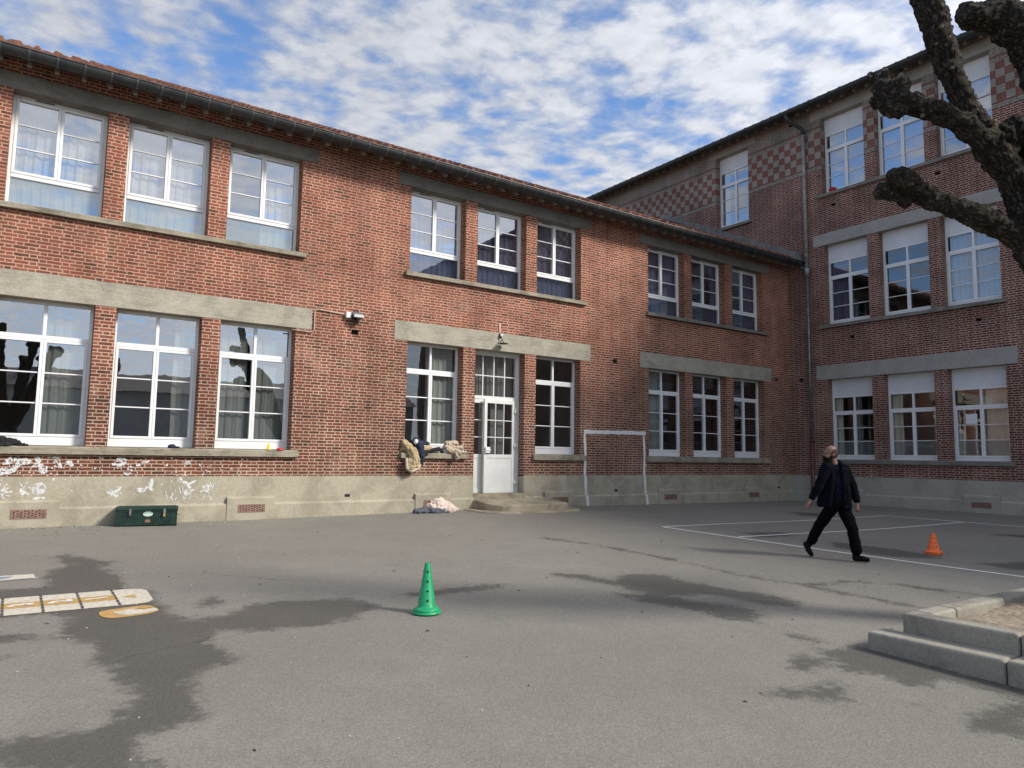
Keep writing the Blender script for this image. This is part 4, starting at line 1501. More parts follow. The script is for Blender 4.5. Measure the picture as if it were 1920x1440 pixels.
TR = empty('plane_tree', (8.85, -12.6, -.1), label='gnarled pollarded plane tree with bare knobbly branches at the right edge', cat='tree')
bpy.context.view_layer.update()
l1 = [(6.268, -12.848, 3.274, 0.154), (6.147, -12.774, 3.349, 0.133), (5.974, -12.666, 3.442, 0.125), (5.768, -12.535, 3.527, 0.109), (5.596, -12.427, 3.605, 0.105), (5.457, -12.341, 3.683, 0.121), (5.39, -12.30, 3.69, .125)]
l2 = [(6.268, -12.848, 3.274, 0.150), (6.188, -12.83, 3.575, 0.145), (6.091, -12.793, 3.823, 0.150), (5.932, -12.711, 4.045, 0.150), (5.801, -12.647, 4.252, 0.112), (5.694, -12.603, 4.492, 0.105), (5.627, -12.581, 4.692, 0.125), (5.557, -12.558, 4.892, 0.125), (5.501, -12.541, 5.072, 0.135), (5.465, -12.539, 5.252, 0.137)]
l3 = [(5.878, -12.733, 4.023, 0.12), (5.721, -12.639, 4.14, 0.108), (5.567, -12.544, 4.225, 0.100), (5.415, -12.446, 4.278, 0.100), (5.281, -12.357, 4.308, 0.115)]
l4 = [(6.10, -13.33, 3.3, .2), (5.943, -13.273, 3.682, 0.20), (5.835, -13.256, 4.056, 0.20), (5.69, -13.197, 4.383, 0.20), (5.55, -13.12, 4.62, 0.19), (5.38, -13.01, 4.69, 0.13), (5.248, -12.925, 4.675, 0.08)]
l5 = [(7.3, -12.80, 3.7, .18), (7.214, -12.74, 4.057, 0.162), (6.987, -12.621, 4.362, 0.145), (6.899, -12.565, 4.424, 0.145), (6.80, -12.50, 4.34, 0.12)]


def dep4(p, k0):
    """the two limbs nearer to and farther from the viewer than the rest"""
    x, y, z, r = p
    z -= .34
    k = 6.8 / k0
    return (x * k, -15.044 + (y + 15.044) * k, 1.26 + (z - 1.26) * k, r * k)


J = dz(l1[0])
limb(TR, [(8.9, -12.62, -.3, .36), (8.87, -12.6, .1, .26), (8.8, -12.58, 1.0, .21), (8.6, -12.5, 1.9, .20), (8.2, -12.42, 2.7, .19), (J[0], J[1], J[2], .17)], 1, name='trunk', voxel=.03)
limb(TR, [(*dz(p)[:3], dz(p)[3] * .72) for p in l1], 2, knuckle=.20, scars=14)
limb(TR, [(*dz(p)[:3], dz(p)[3] * .75) for p in l2], 3, knuckle=.14, scars=20)
limb(TR, [(*dz(p)[:3], dz(p)[3] * .78) for p in l3], 4, knuckle=.19, stubs=5, scars=12)
q4 = [(*dep4(p, 5.4)[:3], dep4(p, 5.4)[3] * .82) for p in l4]
limb(TR, [(8.6, -12.5, 1.9, .22)] + [q4[0]] + q4[1:], 5, knuckle=.12)
limb(TR, [(8.6, -12.5, 1.8, .20)] + [dep4(p, 6.2) for p in l5], 6, knuckle=.17)
for k, (dx_, dy_, dz_) in enumerate(((1.2, -.8, 2.6), (1.9, -.3, 2.1))):
    b0 = Vector((8.6, -12.5, 1.9))
    limb(TR, [(*b0, .22), (*(b0 + Vector((dx_ * .4, dy_ * .4, dz_ * .35))), .17), (*(b0 + Vector((dx_ * .75, dy_ * .75, dz_ * .65))), .13), (*(b0 + Vector((dx_, dy_, dz_))), .13)], 20 + k, knuckle=.24, voxel=.045)
inv = Matrix.Translation(TR.location).inverted()
for c in TR.children:
    c.matrix_parent_inverse = inv

T2 = empty('plane_tree', (-.2, -20.5, -.4), label='pollarded plane tree behind the viewer mirrored in the leftmost ground floor window', cat='tree')
limb(T2, [(0, 0, -.3, .42), (0, 0, .3, .32), (.1, 0, 1.6, .28), (.05, 0, 2.7, .30)], 40, name='trunk', voxel=.05)
for k in range(8):
    q = k * math.pi / 4 + .3
    L = 1.2 + .5 * ((k * 7) % 5) / 4
    limb(T2, [(.05, 0, 2.5, .24), (.05 + .45 * L * math.cos(q), .45 * L * math.sin(q), 3.6, .17), (.05 + .8 * L * math.cos(q), .8 * L * math.sin(q), 4.7 + .3 * (k % 3), .14), (.05 + L * math.cos(q), L * math.sin(q), 5.5 + .45 * (k % 3), .14)], 50 + k, knuckle=.30, voxel=.06)

# ------------------------------------------------------------------ cones


def holes(mb, rows, z_r, n, rad, mi_=1):
    """round holes with a raised lip, set into the cone's skin"""
    for (z, r, slope) in z_r:
        for k in range(n):
            a = 2 * math.pi * k / n + rows
            nrm = Vector((math.cos(a), math.sin(a), slope)).normalized()
            tx = Vector((-math.sin(a), math.cos(a), 0)); tz = nrm.cross(tx)
            c = Vector((r * math.cos(a), r * math.sin(a), z)) + nrm * .0015
            mb.add([c] + [c + (tx * math.cos(2 * math.pi * i / 14) + tz * math.sin(2 * math.pi * i / 14)) * rad for i in range(14)], [(0, 1 + i, 1 + (i + 1) % 14) for i in range(14)], mi_)


def cone(loc, h, r_base, r0, r1, mat, label, rz):
    c = empty('training_cone', (*loc, float(gz(*loc)) + .003), rz, label=label, cat='cone', group='sports cones standing on the yard')
    mb = MB()
    mb.lathe([(r_base - .012, 0.0), (r_base, .006), (r_base, .018), (r_base - .02, .030), (r0 + .045, .036), (r0 + .040, .046), (r0 + .020, .058), (r0 + .006, .064), (r0, .075), (r1 + .002, h - .008), (r1, h), (r1 - .006, h), (r1 - .008, h - .02), (r0 - .01, .06)], 40)
    zr = []
    slope = (r0 - r1) / (h - .075)
    for z in ((.13, .22, .31, .40) if h > .45 else (.12, .19, .26)):
        zr.append((z, r0 - (z - .075) * slope, slope))
    holes(mb, .0, zr, 4, .0115 if h > .45 else .009)
    mb.box(-.003, .003, r1 - .008, r1 + .004, h - .035, h + .001, 1)
    o = mb.build('shell', [mat, M['dark']], c, fix=False)
    return c


M['cone_green'] = principled('green_plastic', (0.012, 0.35, 0.135), 0.42, var=0.2, vscale=24)
M['cone_orange'] = principled('orange_plastic', (0.95, 0.18, 0.035), 0.45, var=0.15, vscale=24)
cone((3.47, -8.57), .485, .145, .087, .024, M['cone_green'], 'tall green plastic cone with round holes in the middle of the yard', -2.05 + .08)
cone((12.55, -9.02), .335, .135, .092, .032, M['cone_orange'], 'small orange plastic cone standing beyond the court line at the right', -2.2)

# ------------------------------------------------------------------ painted games on the asphalt
M['cream'] = principled('cream_ground_paint', (0.56, 0.51, 0.41), 0.8, var=0.22, vscale=22)
M['ochre'] = principled('ochre_ground_paint', (0.46, 0.28, 0.09), 0.8, var=0.2, vscale=18)
M['slate'] = principled('slate_blue_paint', (0.20, 0.25, 0.34), 0.8, var=0.2, vscale=18)
M['joint'] = principled('bare_asphalt_joint', (0.075, 0.07, 0.065), 0.9, var=0.2)


def gmesh(name, pts, mat, lift, parent=None, loc=None, **k):
    mb = MB()
    mb.add([(x - (loc[0] if loc else 0), y - (loc[1] if loc else 0), float(gz(x, y)) + lift - (loc[2] if loc else 0)) for x, y in pts], [tuple(range(len(pts)))])
    o = mb.build(name, mat, parent, fix=False, **k)
    return o


hl = (0.0, -6.5, -.22)
hp = empty('hopscotch', hl, label='cream and ochre hopscotch track with the numbers 3 2 1 painted on asphalt', cat='ground game', group=None)
def rpts(x0, x1, y0, y1):
    return [(x0, y0), (x1, y0), (x1, y1), (x0, y1)]
gmesh('track', [(-2.2, -6.91), (1.12, -6.94), (1.24, -6.90), (1.30, -6.80), (1.31, -6.30), (1.27, -6.20), (1.17, -6.15), (-2.2, -6.08)], M['cream'], .004, hp, hl)
gmesh('middle_stripe', [(-2.2, -6.63), (1.0, -6.66), (1.0, -6.42), (-2.2, -6.37)], M['ochre'], .006, hp, hl)
gmesh('arrow', [(1.04, -6.55), (1.17, -6.63), (1.17, -6.47)], M['ochre'], .006, hp, hl)
for x in (-.26, .045, .36, .675, .99):
    for k in range(6):
        y0 = -6.93 + .85 * k / 6
        gmesh('cell_joint', rpts(x - .011, x + .011, y0, y0 + .115), M['joint'], .008, hp, hl)
for d, x in (('3', .20), ('2', .52), ('1', .83)):
    o = bpy.data.objects.new('number', text_mesh(d, .27, M['line'], 'number')); col.objects.link(o)
    o.parent = hp
    o.location = (x, -6.525 - hl[1], float(gz(x, -6.525)) + .009 - hl[2]); o.rotation_euler = (-.026, 0, math.pi / 2)
    o.scale = (.95, 1.0, 1)


def bez(p, n=10):
    out = []
    m_ = len(p)
    for i in range(m_):
        p0, p1, p2, p3 = [Vector(p[(i + j) % m_]) for j in (-1, 0, 1, 2)]
        for k in range(n):
            t = k / n
            q = .5 * ((2 * p1) + (-p0 + p2) * t + (2 * p0 - 5 * p1 + 4 * p2 - p3) * t * t + (-p0 + 3 * p1 - 3 * p2 + p3) * t ** 3)
            out.append((q.x, q.y))
    return out


sl = (1.0, -7.2, -.24)
sh_ = empty('painted_marker', sl, label='ochre and white rounded marker painted beside the end of the hopscotch', cat='ground game')
gmesh('base', bez([(.79, -7.16), (.80, -7.36), (.90, -7.45), (1.14, -7.42), (1.26, -7.34), (1.27, -7.22), (1.22, -7.05), (1.10, -7.04), (.88, -7.09)], 6), M['ochre'], .004, sh_, sl)
gmesh('white_curve', bez([(.90, -7.22), (1.0, -7.17), (1.13, -7.10), (1.10, -7.17), (1.16, -7.22), (1.245, -7.20), (1.26, -7.30), (1.12, -7.38), (.98, -7.37)], 6), M['cream'], .006, sh_, sl)
gmesh('ochre_wedge', [(1.05, -7.19), (1.16, -7.07), (1.20, -7.08), (1.235, -7.165), (1.15, -7.18)], M['ochre'], .008, sh_, sl)
bl = (0.0, -4.95, -.17)
bm2 = empty('painted_marker', bl, label='cream and slate blue painted marker on the asphalt at the left edge', cat='ground game')
gmesh('base', bez([(-.5, -5.14), (.30, -5.09), (.335, -5.0), (.325, -4.84), (.27, -4.79), (-.5, -4.83)], 6), M['cream'], .004, bm2, bl)
gmesh('blue_curve', bez([(-.5, -5.02), (.0, -5.0), (.10, -4.93), (.08, -4.87), (-.5, -4.88)], 6), M['slate'], .006, bm2, bl)
gmesh('blue_edge', [(-.5, -5.15), (.31, -5.10), (.31, -5.075), (-.5, -5.125)], M['slate'], .007, bm2, bl)

# ------------------------------------------------------------------ green metal trunk
M['trunk_green'] = principled('dark_green_enamel', (0.009, 0.030, 0.022), 0.40, var=0.5, vscale=9, bump=.12, bscale=14)
M['steel'] = principled('worn_steel', (0.42, 0.38, 0.33), 0.4, metal=0.8, var=0.3)
M['brass'] = principled('brass', (0.75, 0.55, 0.22), 0.35, metal=0.7)
M['label_white'] = principled('label_white', (0.72, 0.78, 0.74), 0.6)
M['label_green'] = principled('label_green', (0.03, 0.22, 0.12), 0.6)
M['label_brown'] = principled('old_label', (0.26, 0.13, 0.07), 0.8, var=.4, vscale=40)
tk = empty('storage_trunk', (1.62, -.43, float(gz(2.1, -.4))), -.17, label='dark green metal trunk with padlock standing against the plinth', cat='trunk')
TW, TD, TH = .98, .36, .335
tb = MB().box(0, TW, 0, TD, .012, TH - .05)
for x in (0.0, TW - .02):
    for y in (-.004, TD - .016):
        tb.box(x - .003, x + .023, y, y + .02, 0, TH - .06)
tb.build('body', M['trunk_green'], tk, bevel=.008)
ld = MB().box(-.008, TW + .008, -.010, TD + .008, TH - .075, TH - .012)
ld.prism([(-.012, TH - .05), (-.018, TH - .035), (-.016, TH - .018), (.02, TH + .004), (TD * .5, TH + .012), (TD - .02, TH + .004), (TD + .012, TH - .02), (TD + .012, TH - .05)], 'x', -.012, TW + .012)
for y in (.10, .18, .26):
    ld.box(.02, TW - .02, y - .008, y + .008, TH + .003, TH + .016)
ld.build('lid', M['trunk_green'], tk, bevel=.006)
for x in (.22, .77):
    la = MB().box(x - .018, x + .018, -.026, -.012, TH - .10, TH - .03).box(x - .012, x + .012, -.030, -.004, TH - .14, TH - .09)
    la.build('latch', M['steel'], tk, bevel=.003)
pdk = MB().box(.752, .788, -.048, -.030, TH - .165, TH - .115)
pdk.build('padlock', M['brass'], tk, bevel=.003)
MB().tube([(.758, -.038, TH - .12), (.758, -.038, TH - .095), (.77, -.038, TH - .085), (.782, -.038, TH - .095), (.782, -.038, TH - .12)], .004, 6).build('shackle', M['steel'], tk)
stk = MB()
ell(stk, (.505, TH - .118), .078, .043, 0, -.003, 24, 0)
stk.build('sticker', M['label_white'], tk, fix=False)
sg = MB()
n = 14
sg.add([(.505 + .068 * math.cos(math.pi * i / n), -.0045, TH - .113 + .032 * math.sin(math.pi * i / n)) for i in range(n + 1)], [tuple(range(n + 1))])
sg.add([(.455, -.0045, TH - .142), (.555, -.0045, TH - .142), (.55, -.0045, TH - .135), (.46, -.0045, TH - .135)], [(0, 1, 2, 3)])
sg.build('sticker_print', M['label_green'], tk, fix=False)
sg = MB()
for (x, z) in ((.475, .0), (.50, .008), (.53, .004)):
    sg.add([(x - .018, -.0058, TH - .108), (x + .018, -.0058, TH - .108), (x, -.0058, TH - .092 + z)], [(0, 1, 2)])
sg.build('sticker_hills', M['label_white'], tk, fix=False)
MB().box(.465, .545, -.004, -.002, .068, .118).build('old_label', M['label_brown'], tk)
MB().tube([(TW + .01, .12, .2), (TW + .035, .12, .18), (TW + .035, .24, .18), (TW + .01, .24, .2)], .008, 6).build('handle', M['steel'], tk)

# ------------------------------------------------------------------ clothes left on sills and ground
M['tan_coat'] = cloth('tan_padded_cloth', (0.46, 0.35, 0.20), .2)
M['fur'] = principled('pale_fur', (0.60, 0.52, 0.42), 0.95, var=.35, vscale=60, bump=1.0, bscale=120)
M['black_cloth'] = cloth('black_cloth', (0.012, 0.012, 0.014), .3)
M['navy_cloth'] = cloth('navy_cloth', (0.018, 0.022, 0.05), .3)
M['beige_fleece'] = principled('beige_fleece', (0.50, 0.40, 0.30), 0.95, var=.2, vscale=30, bump=1.0, bscale=90)
M['mint'] = cloth('pale_mint_cloth', (0.55, 0.66, 0.62), .15)
M['pink_coat'] = cloth('pale_pink_padded_cloth', (0.68, 0.55, 0.47), .12)
M['denim'] = cloth('dark_grey_cloth', (0.10, 0.105, 0.125), .3)
M['red_cloth'] = cloth('red_cloth', (0.42, 0.02, 0.025), .2)
M['yellow'] = principled('yellow_plastic', (0.78, 0.55, 0.02), 0.4)
M['red_plastic'] = principled('red_plastic', (0.62, 0.03, 0.02), 0.4)


def folds(a, f):
    return lambda co: a * (.55 * mnoise.fractal(co * f, 1.0, 2.0, 2) + .75 * (.30 - abs(mnoise.noise(co * f * 1.7 + Vector((3, 1, 7))))) + .3 * (.3 - abs(mnoise.noise(co * f * 3.6))))


def garment(name, label, mat, blobs, voxel=.009, fold=(.03, 9), smooth=3, cat='clothing', trim=None, trim_mat=None, **k):
    mb = MB()
    for b in blobs:
        if len(b) == 6: mb.ball(b[:3], b[3:6], 8)
        else: mb.cap(b[0:3], b[3], b[4:7], b[7], 10)
    o = remesh(mb, name, M[mat], voxel, None, smooth, folds(*fold), label=label, cat=cat, **k)
    if trim:
        tb_ = MB()
        for b in trim:
            tb_.cap(b[0:3], b[3], b[4:7], b[7], 8)
        remesh(tb_, 'fur_trim', M[trim_mat], .012, o, 1, folds(.02, 30))
    return o


# window sill left of the door (sill top z 1.34, front y -.09)
garment('coat', 'tan padded coat with a fur edged hood hanging over the sill left of the door', 'tan_coat',
        [(7.36, -.06, 1.55, .07, 7.52, -.12, 1.38, .10), (7.52, -.12, 1.38, .10, 7.60, -.15, 1.18, .10), (7.60, -.15, 1.18, .09, 7.52, -.15, 1.02, .10), (7.45, -.14, 1.15, .06, 7.43, -.14, 1.0, .07),
         (7.4, .02, 1.44, .09, 7.75, .03, 1.42, .10), (7.75, -.02, 1.43, .09, 8.0, -.02, 1.42, .08), (7.62, -.15, 1.02, .07, 7.68, -.14, 1.10, .05)],
        trim=[(7.37, -.16, 1.18, .035, 7.39, -.17, .98, .035), (7.39, -.17, .98, .035, 7.50, -.18, .91, .035), (7.50, -.18, .91, .035, 7.66, -.18, .98, .035), (7.66, -.18, .98, .035, 7.72, -.17, 1.06, .03)], trim_mat='fur', fold=(.05, 7))
garment('jacket', 'black and navy jacket draped beside the tan coat on the sill', 'navy_cloth',
        [(7.66, -.04, 1.62, .07, 7.72, -.12, 1.45, .10), (7.72, -.13, 1.45, .09, 7.76, -.16, 1.24, .08), (7.76, -.16, 1.24, .07, 7.74, -.15, 1.08, .06), (7.72, .0, 1.55, .07, 7.98, .02, 1.55, .05), (7.6, -.02, 1.57, .06, 7.66, -.02, 1.5, .06)],
        fold=(.042, 8))
garment('scarf', 'black sleeve lying along the sill towards the mint cloth', 'black_cloth',
        [(7.84, -.08, 1.34, .05, 8.05, -.06, 1.39, .05), (8.05, -.06, 1.39, .05, 8.26, -.05, 1.43, .045), (8.26, -.05, 1.43, .045, 8.36, -.06, 1.36, .03), (7.8, -.12, 1.28, .04, 7.9, -.1, 1.30, .04)], fold=(.02, 12))
garment('woolly_hat', 'small pale grey hat perched on the tan coat', 'paper', [(7.62, -.12, 1.58, .055, .05, .065)], .01, (.006, 20), cat='hat')
garment('cloth', 'pale mint cloth spread on the sill under the beige fleece', 'mint',
        [(8.25, -.03, 1.36, .03, 8.75, -.02, 1.36, .03), (8.3, .03, 1.42, .03, 8.5, .05, 1.44, .03), (8.85, -.08, 1.37, .02, 8.98, -.09, 1.38, .02), (8.9, -.04, 1.40, .02, 8.95, -.09, 1.36, .02)], fold=(.03, 9))
garment('fleece_jacket', 'beige fleece jacket bundled on the sill next to the door', 'beige_fleece',
        [(8.48, -.03, 1.55, .075, 8.72, -.05, 1.57, .06), (8.45, -.05, 1.46, .08, 8.62, -.10, 1.38, .06), (8.62, -.10, 1.40, .06, 8.78, -.12, 1.36, .05), (8.66, -.14, 1.32, .05, 8.70, -.15, 1.22, .055), (8.58, -.03, 1.48, .06, 8.82, -.05, 1.47, .05), (8.82, -.05, 1.46, .04, 8.92, -.05, 1.55, .03)], fold=(.042, 9))
garment('padded_coat', 'pale pink padded coat crumpled on the ground in front of the air vent', 'pink_coat',
        [(7.98, -.22, .10, .10, 8.25, -.25, .16, .13), (8.25, -.25, .16, .13, 8.50, -.22, .08, .09), (8.05, -.30, .05, .08, 8.40, -.38, .05, .08), (8.40, -.38, .05, .07, 8.60, -.28, .04, .06), (8.60, -.25, .05, .05, 8.75, -.20, .04, .03), (8.10, -.18, .2, .07, 8.28, -.16, .24, .07), (7.95, -.28, .16, .04, 8.05, -.40, .0, .04)], .010, (.07, 6.5))
garment('trousers', 'dark grey garment lying flat under the pink padded coat', 'denim',
        [(7.55, -.30, .02, .05, 7.85, -.32, .04, .07), (7.85, -.32, .04, .07, 8.1, -.42, .03, .06), (7.62, -.38, .01, .04, 7.8, -.30, .08, .05), (8.0, -.45, .0, .04, 8.22, -.42, .02, .045)], .010, (.04, 8))
# the long sill on the left
garment('jacket', 'black jacket heaped on the sill at the left edge', 'black_cloth',
        [(-.45, .0, 1.38, .07, -.1, -.02, 1.42, .08), (-.1, -.02, 1.42, .07, .12, -.03, 1.38, .05), (.1, -.03, 1.37, .04, .24, -.04, 1.35, .025), (-.3, -.06, 1.36, .04, .0, -.08, 1.36, .03)], .010, (.04, 9))
garment('cap', 'small navy cap left on the sill under the second window', 'navy_cloth', [(2.53, .02, 1.37, .075, .06, .045), (2.62, .0, 1.355, .06, .05, .02)], .01, (.01, 14), cat='hat')
garment('cap', 'small red cap on the top floor sill of the tall building', 'red_cloth', [(XC - .02, -1.78, 10.27, .08, .13, .075), (XC - .03, -1.86, 10.25, .06, .08, .05)], .014, (.012, 14), cat='hat')
yc = empty('marker_cone', (4.33, -.02, 1.342), label='tiny yellow cone standing on the long window sill', cat='cone')
MB().lathe([(.045, 0), (.047, .008), (.036, .012), (.012, .125), (.006, .128), (0, .128)], 20).build('shell', M['yellow'], yc)
rd = empty('marker_disc', (4.56, -.03, 1.342), .0, label='flat red marker disc beside the yellow cone on the sill', cat='marker')
MB().lathe([(.085, 0), (.085, .006), (.03, .042), (.022, .043), (.0, .04)], 24).build('shell', M['red_plastic'], rd)

# ------------------------------------------------------------------ grit and leaf bits on the asphalt
M['grit'] = principled('pale_grit', (0.5, 0.48, 0.43), .9, var=.4, vscale=3)
M['leaf'] = principled('dry_leaf', (0.06, 0.04, 0.025), .9, var=.4, vscale=3)
gm = MB(); rr_ = random.Random(99)
for i in range(420):
    if i < 120:
        x, y = rr_.uniform(-.5, 4), -abs(rr_.gauss(0, .35)) - .1
    else:
        x, y = rr_.uniform(-1, 11), rr_.uniform(-13.2, -.6)
    z = float(gz(x, y)); s_ = rr_.uniform(.003, .010)
    a = rr_.uniform(0, 6.28)
    if rr_.random() < .22:
        c_, s2 = math.cos(a) * s_ * 3, math.sin(a) * s_ * 3
        gm.add([(x - c_, y - s2, z + .004), (x - s2 * .3, y + c_ * .3, z + .012), (x + c_, y + s2, z + .006), (x + s2 * .3, y - c_ * .3, z + .003)], [(0, 1, 2, 3)], 1)
    else:
        gm.ball((x, y, z + s_ * .3), (s_, s_ * .7, s_ * .6), 3)
gm.build('grit', [M['grit'], M['leaf']], None, fix=False, kind='stuff', label='pale grit and dry leaf bits scattered over the asphalt', cat='grit')

# ------------------------------------------------------------------ the walking man (local: x towards the viewer's right, y away from the viewer)
M['skin'] = principled('skin', (0.25, 0.135, 0.092), 0.5, var=.1, vscale=20)
M['beard'] = principled('dark_beard', (0.009, 0.007, 0.006), 0.9, var=.4, vscale=60, bump=1.0, bscale=120)
M['stubble'] = principled('shaved_hair', (0.085, 0.058, 0.045), 0.8, var=.2, vscale=50)
M['man_jacket'] = cloth('dark_navy_jacket', (0.004, 0.0044, 0.0085), .3)
M['man_shirt'] = cloth('navy_shirt', (0.005, 0.006, 0.017), .2)
M['man_trousers'] = cloth('black_trousers', (0.0028, 0.0028, 0.0036), .3)
for k_ in ('man_jacket', 'man_shirt', 'man_trousers'):
    next(n for n in M[k_].node_tree.nodes if n.type == 'BSDF_PRINCIPLED').inputs['Specular IOR Level'].default_value = 0.08
M['man_shoe'] = principled('black_shoe', (0.0045, 0.0045, 0.005), 0.5)
for k_ in ('man_shoe', 'beard', 'stubble'):
    next(n for n in M[k_].node_tree.nodes if n.type == 'BSDF_PRINCIPLED').inputs['Specular IOR Level'].default_value = 0.1
PX, PY = 10.535, -8.53
man = MB()
hd_c = Vector((-.040, -.01, 1.607))
# one continuous body: head, neck, trunk, arms with hands, legs
man.ball(hd_c + Vector((.02, 0, .02)), (.098, .078, .108), 14)          # skull
man.ball(hd_c + Vector((-.035, -.005, -.045)), (.062, .060, .075), 12)     # face
man.cap(hd_c + Vector((-.080, -.008, .012)), .012, hd_c + Vector((-.100, -.010, -.028)), .0135)   # nose
man.cap(hd_c + Vector((-.078, -.035, .022)), .014, hd_c + Vector((-.080, .03, .022)), .014)   # brow
man.ball(hd_c + Vector((-.085, -.008, -.068)), (.016, .026, .011), 8)      # lips
man.ball(hd_c + Vector((.025, -.077, -.012)), (.020, .010, .032), 8)       # ear
man.ball(hd_c + Vector((.025, .077, -.012)), (.020, .010, .032), 8)
man.cap((.0, 0, 1.54), .058, (.03, .0, 1.40), .065)
man.cap((.03, .0, 1.38), .06, (.04, 0, 1.1), .09); man.cap((.04, 0, 1.1), .085, (.06, 0, .95), .07)
shR, shL = (-.135, -.07, 1.385), (.205, .07, 1.375)
man.cap((shR[0] + .03, shR[1], shR[2] - .03), .045, (shL[0] - .03, shL[1], shL[2] - .03), .045)
elR, wrR = (-.265, -.10, 1.10), (-.385, -.09, .905)
elL, wrL = (.335, .08, 1.10), (.35, -.02, .875)
man.chain([(*shR, .045), (*elR, .042), (*wrR, .030)]); man.chain([(*shL, .045), (*elL, .042), (*wrL, .030)])
hR, hL = (-.02, -.06, .88), (.15, .06, .88)
knR, anR = (-.195, .12, .475), (-.285, .245, .20)
knL, anL = (.215, -.13, .465), (.230, -.22, .10)
man.chain([(*hR, .05), (*knR, .045), (*anR, .036)]); man.chain([(*hL, .05), (*knL, .045), (*anL, .036)])


def hand(wr, d, out, th, curl):
    """palm, four fingers and a thumb; d: down the hand, out: across the knuckles, th: palm facing"""
    d, out, th = Vector(d).normalized(), Vector(out).normalized(), Vector(th).normalized()
    w0 = Vector(wr)
    for k in (-1, -.33, .33, 1):
        man.cap(w0 + d * .015 + out * k * .014, .015, w0 + d * .088 + out * k * .031, .0125, 8)
    for i, L in enumerate((.066, .075, .070, .054)):
        k = (-1, -.33, .33, 1)[i]
        p = w0 + d * .09 + out * k * .034
        dd = (d + out * k * .16).normalized()
        for sgm in (.44, .32, .24):
            q = p + dd * L * sgm
            man.cap(p, .0092, q, .0084, 7)
            dd = (dd + th * curl).normalized()
            p = q
    p = w0 + d * .03 - out * .026
    q = p + (d * .7 - out * .6 + th * .25).normalized() * .045
    r_ = q + (d * .95 - out * .1 + th * .3).normalized() * .032
    man.cap(p, .0125, q, .0108, 7); man.cap(q, .0108, r_, .0092, 7)


hand(wrR, (-.62, -.02, -.78), (.1, -1, .05), (.75, .1, -.6), .45)
hand(wrL, (.05, -.15, -1.0), (-.75, -.65, .05), (-.55, .7, 0), .55)
zr0 = float(gz(PX, PY))
person = remesh(man, 'person', M['skin'], .0056, None, 2, None, loc=(PX, PY, zr0), label='bearded bald man in black jacket and trousers striding across the yard', cat='person')
person.rotation_euler = (0, 0, math.radians(-34.57))


def wear(name, mb, mat, voxel=.010, fold=(.011, 8), smooth=3):
    return remesh(mb, name, M[mat], voxel, person, smooth, folds(*fold))


bd = MB()
bd.cap((-.088, -.01, 1.535), .052, (-.115, -.03, 1.44), .050); bd.cap((-.115, -.03, 1.44), .052, (-.125, -.06, 1.355), .028); bd.cap((-.06, -.02, 1.50), .055, (-.09, -.05, 1.42), .05)
bd.ball((-.085, -.01, 1.53), (.062, .068, .045), 10); bd.cap((-.055, -.062, 1.55), .022, (-.045, -.060, 1.585), .010); bd.cap((-.055, .062, 1.55), .022, (-.045, .060, 1.585), .010)
bd.cap((-.133, -.03, 1.565), .012, (-.133, .02, 1.565), .012); bd.cap((-.07, -.055, 1.53), .03, (-.11, -.05, 1.45), .03)
wear('beard', bd, 'beard', .007, (.008, 40), 2)
hr = MB()
hr.ball(hd_c + Vector((.032, 0, .012)), (.092, .0835, .101), 16)
wear('hair', hr, 'stubble', .008, (.001, 30), 1)
eyes = MB()
for s_ in (-1, 1):
    eyes.ball(hd_c + Vector((-.0735, s_ * .031 - .004, .002)), (.0075, .012, .0065), 6)
eyes.build('eyes', M['dark'], person)
ts = MB()
ts.cap((.03, -.01, 1.375), .085, (.03, -.03, 1.15), .125); ts.cap((.03, -.03, 1.15), .125, (.05, -.02, .90), .132); ts.cap((-.08, -.05, 1.38), .06, (.14, .03, 1.37), .06); ts.cap((.03, 0, 1.42), .072, (.03, -.01, 1.36), .09)
wear('shirt', ts, 'man_shirt')
jk = MB()
c_f = math.atan2(-.92, -.12)          # the jacket hangs open towards the viewer
for i in range(15):
    a = c_f + math.radians(30) + (2 * math.pi - math.radians(60)) * i / 14
    ca, sa = math.cos(a), math.sin(a)
    jk.cap((.04 + .145 * ca, .0 + .11 * sa, 1.35), .045, (.03 + .185 * ca, .0 + .15 * sa, 1.08), .043, 8)
    fl2 = 1.12 if ca < -.3 else 1.0
    jk.cap((.03 + .185 * ca, .0 + .15 * sa, 1.08), .043, (.035 + .20 * ca * fl2 - (.03 if ca < -.3 else 0), .0 + .165 * sa, .79 + (.03 if ca < 0 else 0)), .036, 8)
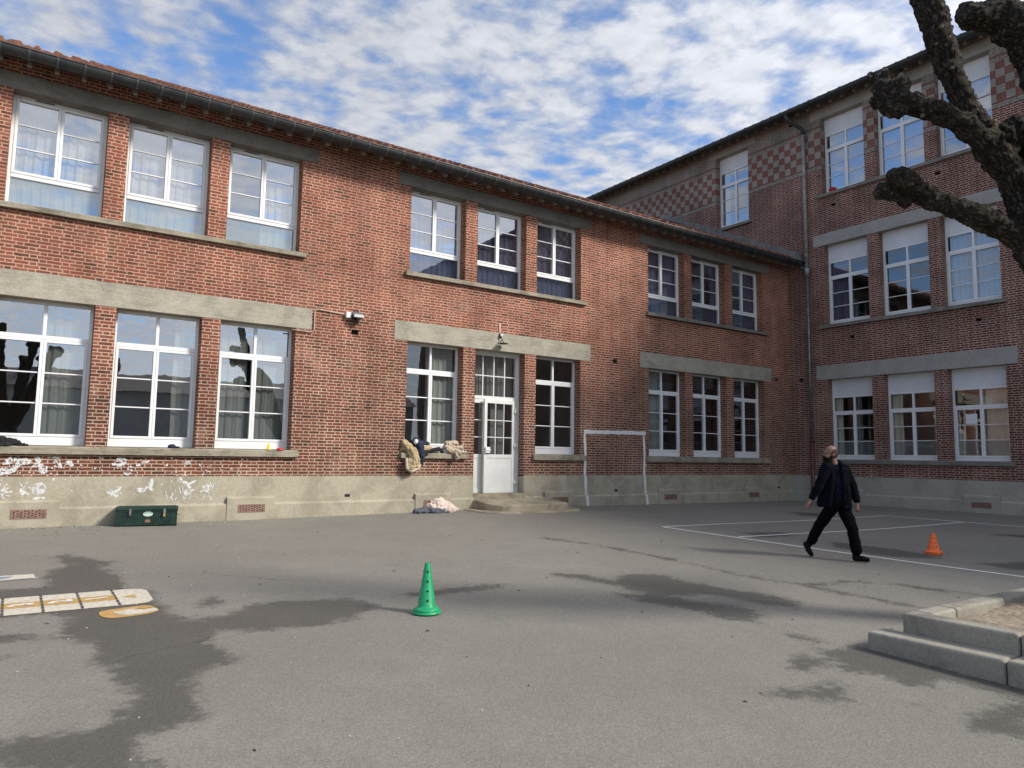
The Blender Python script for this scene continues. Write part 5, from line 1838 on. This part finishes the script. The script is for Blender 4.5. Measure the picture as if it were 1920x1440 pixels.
jk.cap((-.10, -.07, 1.395), .072, (.03, .055, 1.42), .055); jk.cap((.03, .055, 1.42), .055, (.18, .07, 1.39), .072)
jk.cap((.02, .07, 1.45), .06, (.13, .06, 1.44), .065); jk.cap((-.02, .07, 1.475), .042, (.10, .02, 1.475), .045); jk.cap((.10, .02, 1.475), .042, (.115, -.07, 1.42), .034); jk.cap((-.03, .06, 1.46), .036, (-.09, -.05, 1.41), .034)   # hood lying on the back, collar
jk.chain([(*shR, .088), (*elR, .070), (wrR[0] + .02, wrR[1], wrR[2] + .035, .052)])
jk.chain([(*shL, .088), (*elL, .072), (wrL[0], wrL[1] + .005, wrL[2] + .03, .054)])
wear('jacket', jk, 'man_jacket', .010, (.016, 7))
zp = MB()
zp.tube([(.10, -.115, 1.33), (.135, -.185, 1.08), (.125, -.20, .86)], .006, 6)
zp.build('zip', M['man_trousers'], person)
tr = MB()
tr.cap((.04, -.01, .88), .112, (.08, .01, .88), .112)
tr.chain([(-.0, -.045, .86, .105), (knR[0], knR[1], knR[2], .084), (anR[0] + .02, anR[1] - .01, anR[2] + .05, .070)])
tr.chain([(.14, .045, .86, .105), (knL[0], knL[1], knL[2], .082), (anL[0], anL[1], anL[2] + .05, .076)])
tr.ball((.255, -.05, .60), (.04, .08, .09), 8); tr.ball((-.17, .0, .63), (.04, .07, .09), 8)
tr.cap((anL[0] - .07, anL[1], anL[2] + .07), .02, (anL[0] + .02, anL[1], anL[2] + .03), .05)
wear('trousers', tr, 'man_trousers', .010, (.018, 7))
for pts in ([(anL[0] - .01, anL[1] + .01, .115, .052), (anL[0] - .02, anL[1] + .01, .045, .045), (anL[0] + .07, anL[1] - .05, .045, .044), (anL[0] + .115, anL[1] - .085, .036, .036)],
            [(anR[0] - .005, anR[1] + .01, .20, .052), (anR[0] - .045, anR[1] + .04, .19, .045), (anR[0] - .03, anR[1] - .01, .11, .044), (anR[0] + .0, anR[1] - .05, .045, .036)]):
    s_ = MB().chain(pts, 10)
    wear('shoe', s_, 'man_shoe', .009, (.003, 20), 3)
